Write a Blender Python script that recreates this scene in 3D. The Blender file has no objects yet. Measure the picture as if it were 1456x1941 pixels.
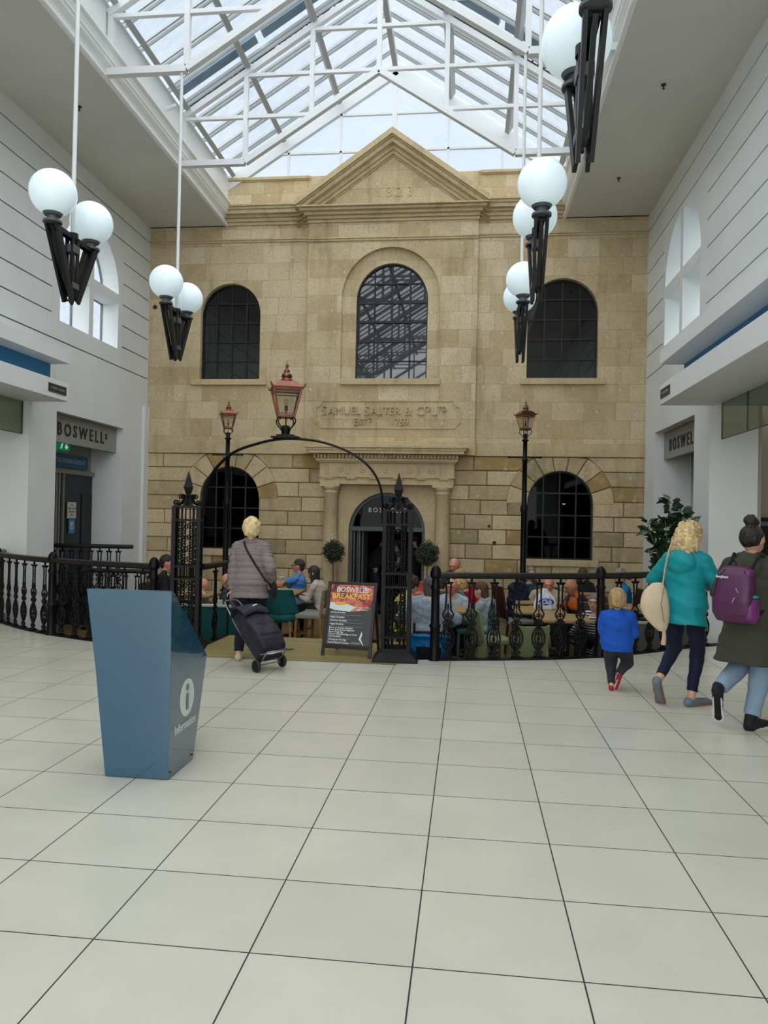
import bpy, bmesh, math, random
import numpy as np
from mathutils import Vector, Matrix, noise
from mathutils.geometry import tessellate_polygon

random.seed(7)
SC = bpy.context.scene
COL = SC.collection

# ---------------------------------------------------------------- camera
FOC, YAW, PITCH, ROLL, EYE = 1409.66, .112707, .0080775, .020080, 1.6028
cy_, sy_ = math.cos(YAW), math.sin(YAW)
_f = Vector((-sy_, cy_, 0)); _r = Vector((cy_, sy_, 0)); _u = Vector((0, 0, 1))
fwd = _f * math.cos(PITCH) + _u * math.sin(PITCH)
up2 = -_f * math.sin(PITCH) + _u * math.cos(PITCH)
rgt = _r * math.cos(ROLL) + up2 * math.sin(ROLL)
upv = -_r * math.sin(ROLL) + up2 * math.cos(ROLL)
cam = bpy.data.cameras.new('camera')
cam.sensor_fit = 'HORIZONTAL'; cam.sensor_width = 36.0
cam.lens = FOC * 36.0 / 1456.0
cam.clip_start = .05; cam.clip_end = 300
camo = bpy.data.objects.new('camera', cam); COL.objects.link(camo)
M = Matrix.Identity(4)
for i in range(3):
    M[i][0] = rgt[i]; M[i][1] = upv[i]; M[i][2] = -fwd[i]
M[2][3] = EYE
camo.matrix_world = M
SC.camera = camo

# ---------------------------------------------------------------- light
w = bpy.data.worlds.new('overcast_sky'); SC.world = w; w.use_nodes = True
nt = w.node_tree; nt.nodes.clear()
wo = nt.nodes.new('ShaderNodeOutputWorld'); wb = nt.nodes.new('ShaderNodeBackground')
tc = nt.nodes.new('ShaderNodeTexCoord'); nz = nt.nodes.new('ShaderNodeTexNoise'); rp = nt.nodes.new('ShaderNodeValToRGB')
nz.inputs['Scale'].default_value = 2.6; nz.inputs['Detail'].default_value = 5
rp.color_ramp.elements[0].position = .3; rp.color_ramp.elements[0].color = (.62, .74, .87, 1)
rp.color_ramp.elements[1].position = .7; rp.color_ramp.elements[1].color = (.88, .94, 1.0, 1)
nt.links.new(tc.outputs['Generated'], nz.inputs['Vector']); nt.links.new(nz.outputs['Fac'], rp.inputs['Fac'])
nt.links.new(rp.outputs['Color'], wb.inputs['Color']); nt.links.new(wb.outputs['Background'], wo.inputs['Surface'])
WORLD_STRENGTH = 1.15
wb.inputs['Strength'].default_value = WORLD_STRENGTH
sun = bpy.data.lights.new('sun', 'SUN'); sun.energy = 6.5; sun.angle = math.radians(140); sun.color = (1.0, .99, .965)
suno = bpy.data.objects.new('sun', sun); COL.objects.link(suno)
suno.rotation_euler = (math.radians(24), math.radians(2), 0)
SC.view_settings.view_transform = 'Standard'; SC.view_settings.look = 'None'
SC.view_settings.gamma = 1; SC.view_settings.use_curve_mapping = False
SC.view_settings.exposure = 0.0
SC.cycles.max_bounces = 10; SC.cycles.diffuse_bounces = 6; SC.cycles.glossy_bounces = 3
SC.cycles.transparent_max_bounces = 24; SC.cycles.transmission_bounces = 4
SC.cycles.sample_clamp_indirect = 6
SC.cycles.use_denoising = True
SC.cycles.caustics_reflective = False; SC.cycles.caustics_refractive = False

# ---------------------------------------------------------------- helpers
def lin(c):
    if isinstance(c, str):
        c = tuple(int(c[i:i + 2], 16) for i in (0, 2, 4))
    return tuple(((v / 255) / 12.92 if v / 255 <= .04045 else ((v / 255 + .055) / 1.055) ** 2.4) for v in c) + (1,)

def mat(name, col, rough=.6, metal=0, spec=.5, noise_=0, nscale=20, bump=0, bscale=60, coat=0, emit=None, estr=0, sheen=0, stretch=None):
    m = bpy.data.materials.new(name); m.use_nodes = True
    n = m.node_tree; b = n.nodes['Principled BSDF']
    c = lin(col)
    b.inputs['Base Color'].default_value = c
    b.inputs['Roughness'].default_value = rough
    b.inputs['Metallic'].default_value = metal
    b.inputs['Specular IOR Level'].default_value = spec
    b.inputs['Coat Weight'].default_value = coat
    if sheen: b.inputs['Sheen Weight'].default_value = sheen
    if emit is not None:
        b.inputs['Emission Color'].default_value = lin(emit); b.inputs['Emission Strength'].default_value = estr
    t = None
    if noise_ or bump:
        t = n.nodes.new('ShaderNodeTexCoord'); mp = n.nodes.new('ShaderNodeMapping')
        if stretch: mp.inputs['Scale'].default_value = stretch
        n.links.new(t.outputs['Object'], mp.inputs['Vector']); t = mp
    if noise_:
        z = n.nodes.new('ShaderNodeTexNoise'); z.inputs['Scale'].default_value = nscale; z.inputs['Detail'].default_value = 4
        n.links.new(t.outputs[0], z.inputs['Vector'])
        r = n.nodes.new('ShaderNodeMapRange'); r.inputs['From Min'].default_value = .3; r.inputs['From Max'].default_value = .7
        r.inputs['To Min'].default_value = 1 - noise_; r.inputs['To Max'].default_value = 1 + noise_
        n.links.new(z.outputs['Fac'], r.inputs['Value'])
        x = n.nodes.new('ShaderNodeVectorMath'); x.operation = 'SCALE'; x.inputs[0].default_value = c[:3]
        n.links.new(r.outputs['Result'], x.inputs['Scale']); n.links.new(x.outputs['Vector'], b.inputs['Base Color'])
    if bump:
        z = n.nodes.new('ShaderNodeTexNoise'); z.inputs['Scale'].default_value = bscale; z.inputs['Detail'].default_value = 3
        n.links.new(t.outputs[0], z.inputs['Vector'])
        q = n.nodes.new('ShaderNodeBump'); q.inputs['Strength'].default_value = bump; q.inputs['Distance'].default_value = .02
        n.links.new(z.outputs['Fac'], q.inputs['Height']); n.links.new(q.outputs['Normal'], b.inputs['Normal'])
    return m

def glass(name, tint, transp, refl, rough=.02, haze=None, hz=0, ior=1.5):
    """Clear pane: see-through, tinted, with a mirror layer and optional dirt."""
    m = bpy.data.materials.new(name); m.use_nodes = True; n = m.node_tree; n.nodes.clear()
    o = n.nodes.new('ShaderNodeOutputMaterial')
    t = n.nodes.new('ShaderNodeBsdfTransparent'); t.inputs['Color'].default_value = lin(tint)
    g = n.nodes.new('ShaderNodeBsdfGlossy'); g.inputs['Roughness'].default_value = rough; g.inputs['Color'].default_value = (.95, .97, 1, 1)
    mx = n.nodes.new('ShaderNodeMixShader')
    lw = n.nodes.new('ShaderNodeLayerWeight'); lw.inputs['Blend'].default_value = .5
    pw = n.nodes.new('ShaderNodeMath'); pw.operation = 'POWER'; pw.inputs[1].default_value = 5; n.links.new(lw.outputs['Facing'], pw.inputs[0])
    mu = n.nodes.new('ShaderNodeMath'); mu.operation = 'MULTIPLY_ADD'; mu.inputs[1].default_value = .9 * min(refl, 1); mu.inputs[2].default_value = .045 * refl; mu.use_clamp = True; n.links.new(pw.outputs[0], mu.inputs[0])
    n.links.new(mu.outputs[0], mx.inputs[0]); n.links.new(t.outputs[0], mx.inputs[1]); n.links.new(g.outputs[0], mx.inputs[2])
    last = mx
    if haze:
        d = n.nodes.new('ShaderNodeBsdfDiffuse'); d.inputs['Color'].default_value = lin(haze)
        m2 = n.nodes.new('ShaderNodeMixShader')
        tc = n.nodes.new('ShaderNodeTexCoord'); mp = n.nodes.new('ShaderNodeMapping'); mp.inputs['Rotation'].default_value = (0, .6, .5); mp.inputs['Scale'].default_value = (1.2, 5, 5)
        z = n.nodes.new('ShaderNodeTexNoise'); z.inputs['Scale'].default_value = 1.5; z.inputs['Detail'].default_value = 4
        r = n.nodes.new('ShaderNodeMapRange'); r.inputs['From Min'].default_value = .4; r.inputs['From Max'].default_value = .75
        r.inputs['To Min'].default_value = hz * .35; r.inputs['To Max'].default_value = hz
        n.links.new(tc.outputs['Object'], mp.inputs['Vector']); n.links.new(mp.outputs[0], z.inputs['Vector']); n.links.new(z.outputs['Fac'], r.inputs['Value'])
        n.links.new(r.outputs['Result'], m2.inputs[0]); n.links.new(mx.outputs[0], m2.inputs[1]); n.links.new(d.outputs[0], m2.inputs[2]); last = m2
    n.links.new(last.outputs[0], o.inputs['Surface'])
    return m

def V(*a): return Vector(a)

class MB:
    """Collects shapes; build() links them as one mesh object."""
    def __init__(s): s.v = []; s.f = []; s.mi = []; s.sm = []
    def add(s, vs, fs, mi=0, smooth=False):
        k = len(s.v); s.v += [tuple(p) for p in vs]
        for f in fs: s.f.append(tuple(i + k for i in f)); s.mi.append(mi); s.sm.append(smooth)
        return s
    def box(s, x0, x1, y0, y1, z0, z1, mi=0):
        return s.add([(x0, y0, z0), (x1, y0, z0), (x1, y1, z0), (x0, y1, z0), (x0, y0, z1), (x1, y0, z1), (x1, y1, z1), (x0, y1, z1)],
                     [(0, 3, 2, 1), (4, 5, 6, 7), (0, 1, 5, 4), (1, 2, 6, 5), (2, 3, 7, 6), (3, 0, 4, 7)], mi)
    def bar(s, p, q, a, b, up=(0, 0, 1), mi=0):
        """Square bar from p to q: a wide across, b along the up direction."""
        p, q, up = Vector(p), Vector(q), Vector(up); d = (q - p).normalized()
        sd = d.cross(up)
        if sd.length < 1e-4: sd = d.cross(Vector((0, 1, 0)))
        sd.normalize(); u = sd.cross(d).normalized(); sd *= a / 2; u *= b / 2
        vs = [p - sd - u, p + sd - u, p + sd + u, p - sd + u, q - sd - u, q + sd - u, q + sd + u, q - sd + u]
        return s.add(vs, [(0, 3, 2, 1), (4, 5, 6, 7), (0, 1, 5, 4), (1, 2, 6, 5), (2, 3, 7, 6), (3, 0, 4, 7)], mi)
    def cone(s, p, q, r0, r1, n=12, mi=0, cap=True, smooth=True):
        p, q = Vector(p), Vector(q); d = (q - p).normalized()
        a = d.cross(Vector((0, 0, 1)));
        if a.length < 1e-3: a = Vector((1, 0, 0))
        a.normalize(); b = d.cross(a).normalized()
        vs = []
        for c, r in ((p, r0), (q, r1)):
            for i in range(n):
                t = 2 * math.pi * i / n; vs.append(c + a * (r * math.cos(t)) + b * (r * math.sin(t)))
        s.add(vs, [(i, (i + 1) % n, n + (i + 1) % n, n + i) for i in range(n)], mi, smooth)
        if cap:
            s.add(vs[:n], [tuple(range(n - 1, -1, -1))], mi); s.add(vs[n:], [tuple(range(n))], mi)
        return s
    def tube(s, pts, r, n=8, mi=0, closed=False, smooth=True):
        pts = [Vector(p) for p in pts]; m = len(pts)
        rs = r if isinstance(r, (list, tuple)) else [r] * m
        vs = []; ref = None
        for i, p in enumerate(pts):
            if closed: d = pts[(i + 1) % m] - pts[i - 1]
            else: d = pts[min(i + 1, m - 1)] - pts[max(i - 1, 0)]
            d.normalize()
            if ref is None:
                ref = d.cross(Vector((0, 0, 1)))
                if ref.length < .05: ref = d.cross(Vector((0, 1, 0)))
            ref = (ref - d * ref.dot(d)).normalized(); b = d.cross(ref)
            for k in range(n):
                t = 2 * math.pi * k / n; vs.append(p + ref * (rs[i] * math.cos(t)) + b * (rs[i] * math.sin(t)))
        fs = []
        for i in range(m if closed else m - 1):
            j = (i + 1) % m
            for k in range(n): fs.append((i * n + k, i * n + (k + 1) % n, j * n + (k + 1) % n, j * n + k))
        s.add(vs, fs, mi, smooth)
        if not closed:
            s.add(vs[:n], [tuple(range(n - 1, -1, -1))], mi); s.add(vs[-n:], [tuple(range(n))], mi)
        return s
    def ball(s, c, r, nu=14, nv=9, mi=0, R=None):
        if not isinstance(r, (tuple, list)): r = (r, r, r)
        c = Vector(c); vs = [Vector((0, 0, -1))]
        for j in range(1, nv):
            ph = -math.pi / 2 + math.pi * j / nv
            for i in range(nu):
                t = 2 * math.pi * i / nu; vs.append(Vector((math.cos(ph) * math.cos(t), math.cos(ph) * math.sin(t), math.sin(ph))))
        vs.append(Vector((0, 0, 1)))
        out = []
        for p in vs:
            p = Vector((p.x * r[0], p.y * r[1], p.z * r[2]))
            if R is not None: p = R @ p
            out.append(c + p)
        fs = [(0, 1 + (i + 1) % nu, 1 + i) for i in range(nu)]
        for j in range(nv - 2):
            for i in range(nu):
                a = 1 + j * nu + i; b = 1 + j * nu + (i + 1) % nu; fs.append((a, b, b + nu, a + nu))
        k = 1 + (nv - 2) * nu; fs += [(k + i, k + (i + 1) % nu, len(vs) - 1) for i in range(nu)]
        return s.add(out, fs, mi, True)
    def lathe(s, prof, c=(0, 0, 0), n=16, mi=0, smooth=True, R=None, rot0=0):
        c = Vector(c); vs = []
        for r, z in prof:
            for i in range(n):
                t = 2 * math.pi * i / n + rot0; p = Vector((r * math.cos(t), r * math.sin(t), z)); vs.append(c + (R @ p if R is not None else p))
        fs = []
        for j in range(len(prof) - 1):
            for i in range(n):
                fs.append((j * n + i, j * n + (i + 1) % n, (j + 1) * n + (i + 1) % n, (j + 1) * n + i))
        s.add(vs, fs, mi, smooth)
        if prof[0][0] > 1e-5: s.add(vs[:n], [tuple(range(n - 1, -1, -1))], mi)
        if prof[-1][0] > 1e-5: s.add(vs[-n:], [tuple(range(n))], mi)
        return s
    def prism(s, poly, fn, d0, d1, mi=0):
        """2-D outline (u, v) extruded from depth d0 to d1 through fn(u, v, d)."""
        n = len(poly); tri = tessellate_polygon([[Vector((a, b, 0)) for a, b in poly]])
        vs = [fn(a, b, d0) for a, b in poly] + [fn(a, b, d1) for a, b in poly]
        fs = [tuple(t) for t in tri] + [tuple(i + n for i in reversed(t)) for t in tri] + [(i, (i + 1) % n, n + (i + 1) % n, n + i) for i in range(n)]
        return s.add(vs, fs, mi)
    def loft(s, rings, mi=0, smooth=True, caps=True):
        """rings: equal-length lists of points."""
        n = len(rings[0]); vs = [p for r in rings for p in r]; fs = []
        for j in range(len(rings) - 1):
            for i in range(n): fs.append((j * n + i, j * n + (i + 1) % n, (j + 1) * n + (i + 1) % n, (j + 1) * n + i))
        s.add(vs, fs, mi, smooth)
        if caps: s.add(rings[0], [tuple(range(n - 1, -1, -1))], mi); s.add(rings[-1], [tuple(range(n))], mi)
        return s
    def mesh(s, name, fix=True):
        me = bpy.data.meshes.new(name); me.from_pydata([tuple(v) for v in s.v], [], s.f)
        me.polygons.foreach_set('material_index', s.mi); me.polygons.foreach_set('use_smooth', s.sm)
        if fix:
            b = bmesh.new(); b.from_mesh(me); bmesh.ops.recalc_face_normals(b, faces=b.faces); b.to_mesh(me); b.free()
        me.update(); return me
    def build(s, name, ms, parent=None, loc=None, bevel=0, fix=True, rotz=0):
        me = s.mesh(name, fix)
        for m in (ms if isinstance(ms, (list, tuple)) else [ms]): me.materials.append(m)
        o = bpy.data.objects.new(name, me); COL.objects.link(o)
        if parent is not None: o.parent = parent
        if loc is not None: o.location = loc
        if rotz: o.rotation_euler.z = rotz
        if bevel:
            b = o.modifiers.new('bevel', 'BEVEL'); b.width = bevel; b.segments = 2; b.limit_method = 'ANGLE'
        return o

def tag(o, label, cat, group=None, kind=None):
    if label: o['label'] = label
    if cat: o['category'] = cat
    if group: o['group'] = group
    if kind: o['kind'] = kind
    return o
def thing(name, label, cat, loc=(0, 0, 0), rz=0, group=None):
    o = bpy.data.objects.new(name, None); COL.objects.link(o); o.empty_display_size = .1
    o.location = loc; o.rotation_euler = (0, 0, rz)
    return tag(o, label, cat, group)
def struct(o, label=None):
    o['kind'] = 'structure'
    if label: o['label'] = label
    return o
def copy_tree(o, parent=None, loc=None, rz=None, label=None):
    c = o.copy(); COL.objects.link(c); c.parent = parent
    for ch in list(o.children): copy_tree(ch, c)
    if loc is not None: c.location = loc
    if rz is not None: c.rotation_euler.z = rz
    if label: c['label'] = label
    return c

def text_mesh(mb, body, size, fn, depth=(0, .01), width=1.0, space=1.0, mi=0, align='LEFT', bold=0):
    """Adds lettering to mb: built-in font, mapped through fn(u, v, d). Returns the width."""
    cu = bpy.data.curves.new('lettering', 'FONT'); cu.body = body; cu.size = size; cu.resolution_u = 3
    cu.space_character = space; cu.offset = bold; cu.extrude = .5
    ob = bpy.data.objects.new('lettering', cu); COL.objects.link(ob)
    me = bpy.data.meshes.new_from_object(ob.evaluated_get(bpy.context.evaluated_depsgraph_get()))
    bpy.data.objects.remove(ob); bpy.data.curves.remove(cu)
    xs = [v.co.x for v in me.vertices] or [0]
    x0, x1 = min(xs), max(xs)
    off = -x0 if align == 'LEFT' else -(x0 + x1) / 2
    vs = [fn((v.co.x + off) * width, v.co.y, depth[0] if v.co.z < 0 else depth[1]) for v in me.vertices]
    mb.add(vs, [tuple(p.vertices) for p in me.polygons], mi)
    bpy.data.meshes.remove(me)
    return (x1 - x0) * width

# ---------------------------------------------------------------- materials
def stone_material(name, brick=True, w_=.62, h_=.36, mortar=.006, plugs=None, base=('dfceac', 'c2ab84'), bump=.35):
    plugs = brick if plugs is None else plugs
    m = bpy.data.materials.new(name); m.use_nodes = True; n = m.node_tree; b = n.nodes['Principled BSDF']; L = n.links.new
    b.inputs['Roughness'].default_value = .88; b.inputs['Specular IOR Level'].default_value = .25
    tc = n.nodes.new('ShaderNodeTexCoord'); sp = n.nodes.new('ShaderNodeSeparateXYZ'); cb = n.nodes.new('ShaderNodeCombineXYZ')
    L(tc.outputs['Object'], sp.inputs[0]); L(sp.outputs['X'], cb.inputs['X']); L(sp.outputs['Z'], cb.inputs['Y'])
    def nz(scale, det=5, ro=.55, vec=None):
        z = n.nodes.new('ShaderNodeTexNoise'); z.inputs['Scale'].default_value = scale; z.inputs['Detail'].default_value = det; z.inputs['Roughness'].default_value = ro
        L((vec or tc.outputs['Object']), z.inputs['Vector']); return z
    def ramp(src, p0, c0, p1, c1):
        r = n.nodes.new('ShaderNodeValToRGB'); r.color_ramp.elements[0].position = p0; r.color_ramp.elements[0].color = c0
        r.color_ramp.elements[1].position = p1; r.color_ramp.elements[1].color = c1; L(src, r.inputs[0]); return r
    def mix(f, a, c, mode='MIX'):
        x = n.nodes.new('ShaderNodeMix'); x.data_type = 'RGBA'; x.blend_type = mode
        if isinstance(f, float): x.inputs[0].default_value = f
        else: L(f, x.inputs[0])
        for s_, k in ((a, 6), (c, 7)):
            if isinstance(s_, tuple): x.inputs[k].default_value = s_
            else: L(s_, x.inputs[k])
        return x.outputs[2]
    if brick:
        br = n.nodes.new('ShaderNodeTexBrick'); br.inputs['Scale'].default_value = 1
        br.inputs['Brick Width'].default_value = w_; br.inputs['Row Height'].default_value = h_; br.inputs['Mortar Size'].default_value = mortar
        br.inputs['Mortar Smooth'].default_value = .3; br.inputs['Color1'].default_value = lin(base[0]); br.inputs['Color2'].default_value = lin(base[1])
        br.inputs['Mortar'].default_value = lin('b5a688'); br.inputs['Bias'].default_value = .0; br.offset_frequency = 2; br.offset = .42
        br.squash = .72; br.squash_frequency = 3
        L(cb.outputs[0], br.inputs['Vector']); col = br.outputs['Color']
        # second per-block tint: ochre stones here and there
        b2 = n.nodes.new('ShaderNodeTexBrick'); b2.inputs['Scale'].default_value = 1
        for k in ('Brick Width', 'Row Height'): b2.inputs[k].default_value = br.inputs[k].default_value
        b2.inputs['Mortar Size'].default_value = 0; b2.offset_frequency = 2; b2.offset = .42; b2.squash = .72; b2.squash_frequency = 3
        b2.inputs['Color1'].default_value = (0, 0, 0, 1); b2.inputs['Color2'].default_value = (1, 1, 1, 1); b2.inputs['Bias'].default_value = -.35
        ad = n.nodes.new('ShaderNodeVectorMath'); ad.inputs[1].default_value = (w_ * 14, h_ * 22, 0); L(cb.outputs[0], ad.inputs[0]); L(ad.outputs[0], b2.inputs['Vector'])
        f = ramp(b2.outputs['Color'], .45, (0, 0, 0, 1), .95, (.38, .38, .38, 1))
        col = mix(f.outputs[0], col, lin('bd9660'))
    else:
        col = lin(base[0])
    n1 = nz(1.3, 6, .6); col = mix(ramp(n1.outputs['Fac'], .42, (0, 0, 0, 1), .72, (.40, .40, .40, 1)).outputs[0], col, lin('9c8a69'))
    n2 = nz(5.5, 6, .65); col = mix(ramp(n2.outputs['Fac'], .5, (0, 0, 0, 1), .8, (.6, .6, .6, 1)).outputs[0], col, lin('dbcfb0'))
    mp = n.nodes.new('ShaderNodeMapping'); mp.inputs['Scale'].default_value = (3, 3, .5); L(tc.outputs['Object'], mp.inputs[0])
    n4 = nz(1.2, 5, .6, mp.outputs[0]); col = mix(ramp(n4.outputs['Fac'], .54, (0, 0, 0, 1), .8, (.6, .6, .6, 1)).outputs[0], col, lin('7d6d50'))
    if plugs:   # round repair plugs
        vo = n.nodes.new('ShaderNodeTexVoronoi'); vo.inputs['Scale'].default_value = 1.75; vo.inputs['Randomness'].default_value = .75
        vo.voronoi_dimensions = '2D'; L(cb.outputs[0], vo.inputs['Vector'])
        pl = ramp(vo.outputs['Distance'], .05, (.42, .42, .42, 1), .08, (0, 0, 0, 1)); col = mix(pl.outputs[0], col, lin('dccfae'))
        rr = n.nodes.new('ShaderNodeValToRGB'); e = rr.color_ramp.elements; e[0].position = .075; e[0].color = (0, 0, 0, 1); e[1].position = .115; e[1].color = (0, 0, 0, 1); q = e.new(.092); q.color = (.22, .22, .22, 1)
        L(vo.outputs['Distance'], rr.inputs[0]); col = mix(rr.outputs[0], col, lin('8f7d5c'))
    n5 = nz(22, 6, .7); col = mix(ramp(n5.outputs['Fac'], .47, (0, 0, 0, 1), .70, (.42, .42, .42, 1)).outputs[0], col, lin('857350'))
    L(col, b.inputs['Base Color'])
    n3 = nz(38, 5, .6)
    bp = n.nodes.new('ShaderNodeBump'); bp.inputs['Strength'].default_value = bump; bp.inputs['Distance'].default_value = .012; L(n3.outputs['Fac'], bp.inputs['Height'])
    if brick:
        b3 = n.nodes.new('ShaderNodeBump'); b3.inputs['Strength'].default_value = .5; b3.inputs['Distance'].default_value = .008; b3.invert = True
        L(br.outputs['Fac'], b3.inputs['Height']); L(bp.outputs[0], b3.inputs['Normal']); L(b3.outputs[0], b.inputs['Normal'])
    else: L(bp.outputs[0], b.inputs['Normal'])
    return m

STONE = stone_material('ashlar_stone')
TRIMSTONE = stone_material('moulded_stone', brick=False, base=('ceb993',))
RUST = stone_material('rusticated_stone', brick=False, plugs=True, base=('d3be98',))
GAP = mat('stone_joint', '7d6c4e', .95)
WHITE = mat('white_plaster', 'dfe2e1', .75, noise_=.035, nscale=1.3)
CEILM = mat('ceiling_paint', 'cfcec6', .85, noise_=.04, nscale=1.0)
STEEL = mat('white_painted_steel', 'dfe1e2', .4)
PURL = mat('grey_painted_purlin', 'a8a9a8', .5)
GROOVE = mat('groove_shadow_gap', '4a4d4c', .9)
CANOPY = mat('canopy_white', 'e0e2e2', .55)
BLUEBAND = mat('blue_fascia_band', '1b78ac', .45)
BLACK = mat('black_painted_iron', '050506', .46, spec=.22)
BLACKM = mat('black_window_steel', '0e1112', .5)
WOODRAIL = mat('dark_varnished_handrail', '0d0908', .4, noise_=.35, nscale=6, stretch=(1, 1, 8))
FRAMEG = mat('grey_green_door_paint', '4a5252', .5)
SKYGLASS = glass('rooflight_glass', 'f4f8fb', 1, .16, haze='dfeaf2', hz=.22)
UPGLASS = glass('upper_window_glass', '5a6064', 1, 1.9)
SIDEUP = glass('upper_side_window_glass', '5a6064', 1, 1.6)
WINGLASS = glass('dark_window_glass', '3c4144', 1, .18, ior=1.5)
SIDEGLASS = glass('bulkhead_glass', 'c4cdc4', 1, 1.0)
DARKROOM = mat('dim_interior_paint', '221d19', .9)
COPPER = mat('brushed_copper', '7d4f40', .28, metal=1, noise_=.15, nscale=9)
LANTGLASS = glass('lantern_glass', 'e9e6df', 1, 1.0)
# ================================================================ the setting
XL, XR, YF, ZC = -6.77, 3.41, 15.0, 7.62     # side walls, facade plane, soffit height
CX = -1.64                                  # centre line of the facade
CAFE = -0.35                                # sunken cafe floor
YB = -8.0                                   # back end of the hall

def xz(y):                                  # facade mapping: depth comes toward the hall
    return lambda u, v, d: Vector((u, y - d, v))

# ---- mall floor: tiled, with a curved edge where the balustrade stands
EDGE = [(-9.5, 12.6), (-7.6, 11.35), (-6.68, 10.12), (-5.53, 9.30), (-4.61, 8.90), (-3.60, 8.62), (-3.2, 8.56)]
EDGE_R = [(-.72, 8.42), (-.35, 8.50), (.41, 8.70), (.99, 8.87), (1.60, 9.14), (2.16, 9.53), (2.65, 9.92), (3.41, 10.45), (4.6, 11.1), (6, 12.6)]
def tile_material():
    m = bpy.data.materials.new('porcelain_floor_tiles'); m.use_nodes = True; n = m.node_tree; b = n.nodes['Principled BSDF']; L = n.links.new
    tc = n.nodes.new('ShaderNodeTexCoord'); mp = n.nodes.new('ShaderNodeMapping')
    TX, TY = .6, .5546
    mp.inputs['Location'].default_value = (.1672 + .6 * 30, -2.6689 + TY * 40, 0)
    L(tc.outputs['Object'], mp.inputs[0])
    br = n.nodes.new('ShaderNodeTexBrick'); br.offset = 0; br.squash = 1; br.inputs['Scale'].default_value = 1
    br.inputs['Brick Width'].default_value = TX; br.inputs['Row Height'].default_value = TY; br.inputs['Mortar Size'].default_value = .0032
    br.inputs['Mortar Smooth'].default_value = .1
    br.inputs['Color1'].default_value = lin('cfccbd'); br.inputs['Color2'].default_value = lin('c9c6b8'); br.inputs['Mortar'].default_value = lin('35353a')
    L(mp.outputs[0], br.inputs['Vector'])
    z = n.nodes.new('ShaderNodeTexNoise'); z.inputs['Scale'].default_value = 2.2; z.inputs['Detail'].default_value = 6; L(tc.outputs['Object'], z.inputs[0])
    z2 = n.nodes.new('ShaderNodeTexNoise'); z2.inputs['Scale'].default_value = 170; z2.inputs['Detail'].default_value = 3; L(tc.outputs['Object'], z2.inputs[0])
    def sc(src, lo, hi, prev):
        r = n.nodes.new('ShaderNodeMapRange'); r.inputs[1].default_value = .3; r.inputs[2].default_value = .7; r.inputs[3].default_value = lo; r.inputs[4].default_value = hi; L(src, r.inputs[0])
        x = n.nodes.new('ShaderNodeVectorMath'); x.operation = 'SCALE'; L(prev, x.inputs[0]); L(r.outputs[0], x.inputs['Scale']); return x.outputs[0]
    c = sc(z.outputs[0], .95, 1.04, br.outputs['Color']); c = sc(z2.outputs[0], .965, 1.03, c)
    L(c, b.inputs['Base Color'])
    r = n.nodes.new('ShaderNodeMapRange'); r.inputs[3].default_value = .26; r.inputs[4].default_value = .8; L(br.outputs['Fac'], r.inputs[0]); L(r.outputs[0], b.inputs['Roughness'])
    b.inputs['Specular IOR Level'].default_value = .42
    q = n.nodes.new('ShaderNodeBump'); q.invert = True; q.inputs['Distance'].default_value = .002; q.inputs['Strength'].default_value = .8; L(br.outputs['Fac'], q.inputs['Height']); L(q.outputs[0], b.inputs['Normal'])
    return m
flo = MB()
outline = [(-12, YB), (8, YB), (8, 12.6)] + EDGE_R[::-1] + [(-.75, 8.10), (-3.2, 8.10)] + EDGE[::-1] + [(-12, 12.6)]
flo.prism(outline, lambda u, v, d: Vector((u, v, d)), 0, -.12)
struct(flo.build('floor', tile_material()))
def plank_material(name, c1, c2, wid, length, along_x=True, rough=.35):
    m = bpy.data.materials.new(name); m.use_nodes = True; n = m.node_tree; b = n.nodes['Principled BSDF']; L = n.links.new
    tc = n.nodes.new('ShaderNodeTexCoord'); mp = n.nodes.new('ShaderNodeMapping'); L(tc.outputs['Object'], mp.inputs[0])
    br = n.nodes.new('ShaderNodeTexBrick'); br.inputs['Scale'].default_value = 1; br.inputs['Brick Width'].default_value = length; br.inputs['Row Height'].default_value = wid
    br.inputs['Mortar Size'].default_value = .0015; br.inputs['Color1'].default_value = lin(c1); br.inputs['Color2'].default_value = lin(c2); br.inputs['Mortar'].default_value = lin('3a2f1c')
    L(mp.outputs[0], br.inputs['Vector'])
    m2 = n.nodes.new('ShaderNodeMapping'); m2.inputs['Scale'].default_value = (1.2, 22, 1); L(tc.outputs['Object'], m2.inputs[0])
    z = n.nodes.new('ShaderNodeTexNoise'); z.inputs['Scale'].default_value = 3; z.inputs['Detail'].default_value = 5; L(m2.outputs[0], z.inputs[0])
    r = n.nodes.new('ShaderNodeMapRange'); r.inputs[1].default_value = .3; r.inputs[2].default_value = .7; r.inputs[3].default_value = .78; r.inputs[4].default_value = 1.15; L(z.outputs[0], r.inputs[0])
    x = n.nodes.new('ShaderNodeVectorMath'); x.operation = 'SCALE'; L(br.outputs['Color'], x.inputs[0]); L(r.outputs[0], x.inputs['Scale']); L(x.outputs[0], b.inputs['Base Color'])
    b.inputs['Roughness'].default_value = rough
    return m
deck = MB(); deck.prism([(-3.2, 8.10), (-.75, 8.10), (-.72, 8.42), (-.62, 9.62), (-3.2, 9.62), (-3.2, 8.56)], lambda u, v, d: Vector((u, v, d)), .004, -.12)
struct(deck.build('floor_deck', plank_material('oak_deck_planks', 'a29462', '8c7f50', .1, 1.6)), 'strip of yellowish timber flooring between the two gate pillars')
stp = MB(); stp.box(-3.2, -.62, 9.62, 9.92, CAFE, -.2 + 0)
struct(stp.build('trim_step', plank_material('dark_step_planks', '55492c', '4a3f26', .1, 1.6)))
cf = MB(); cf.box(-7.9, 4.6, 8.4, 15.6, CAFE - .1, CAFE)
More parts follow.
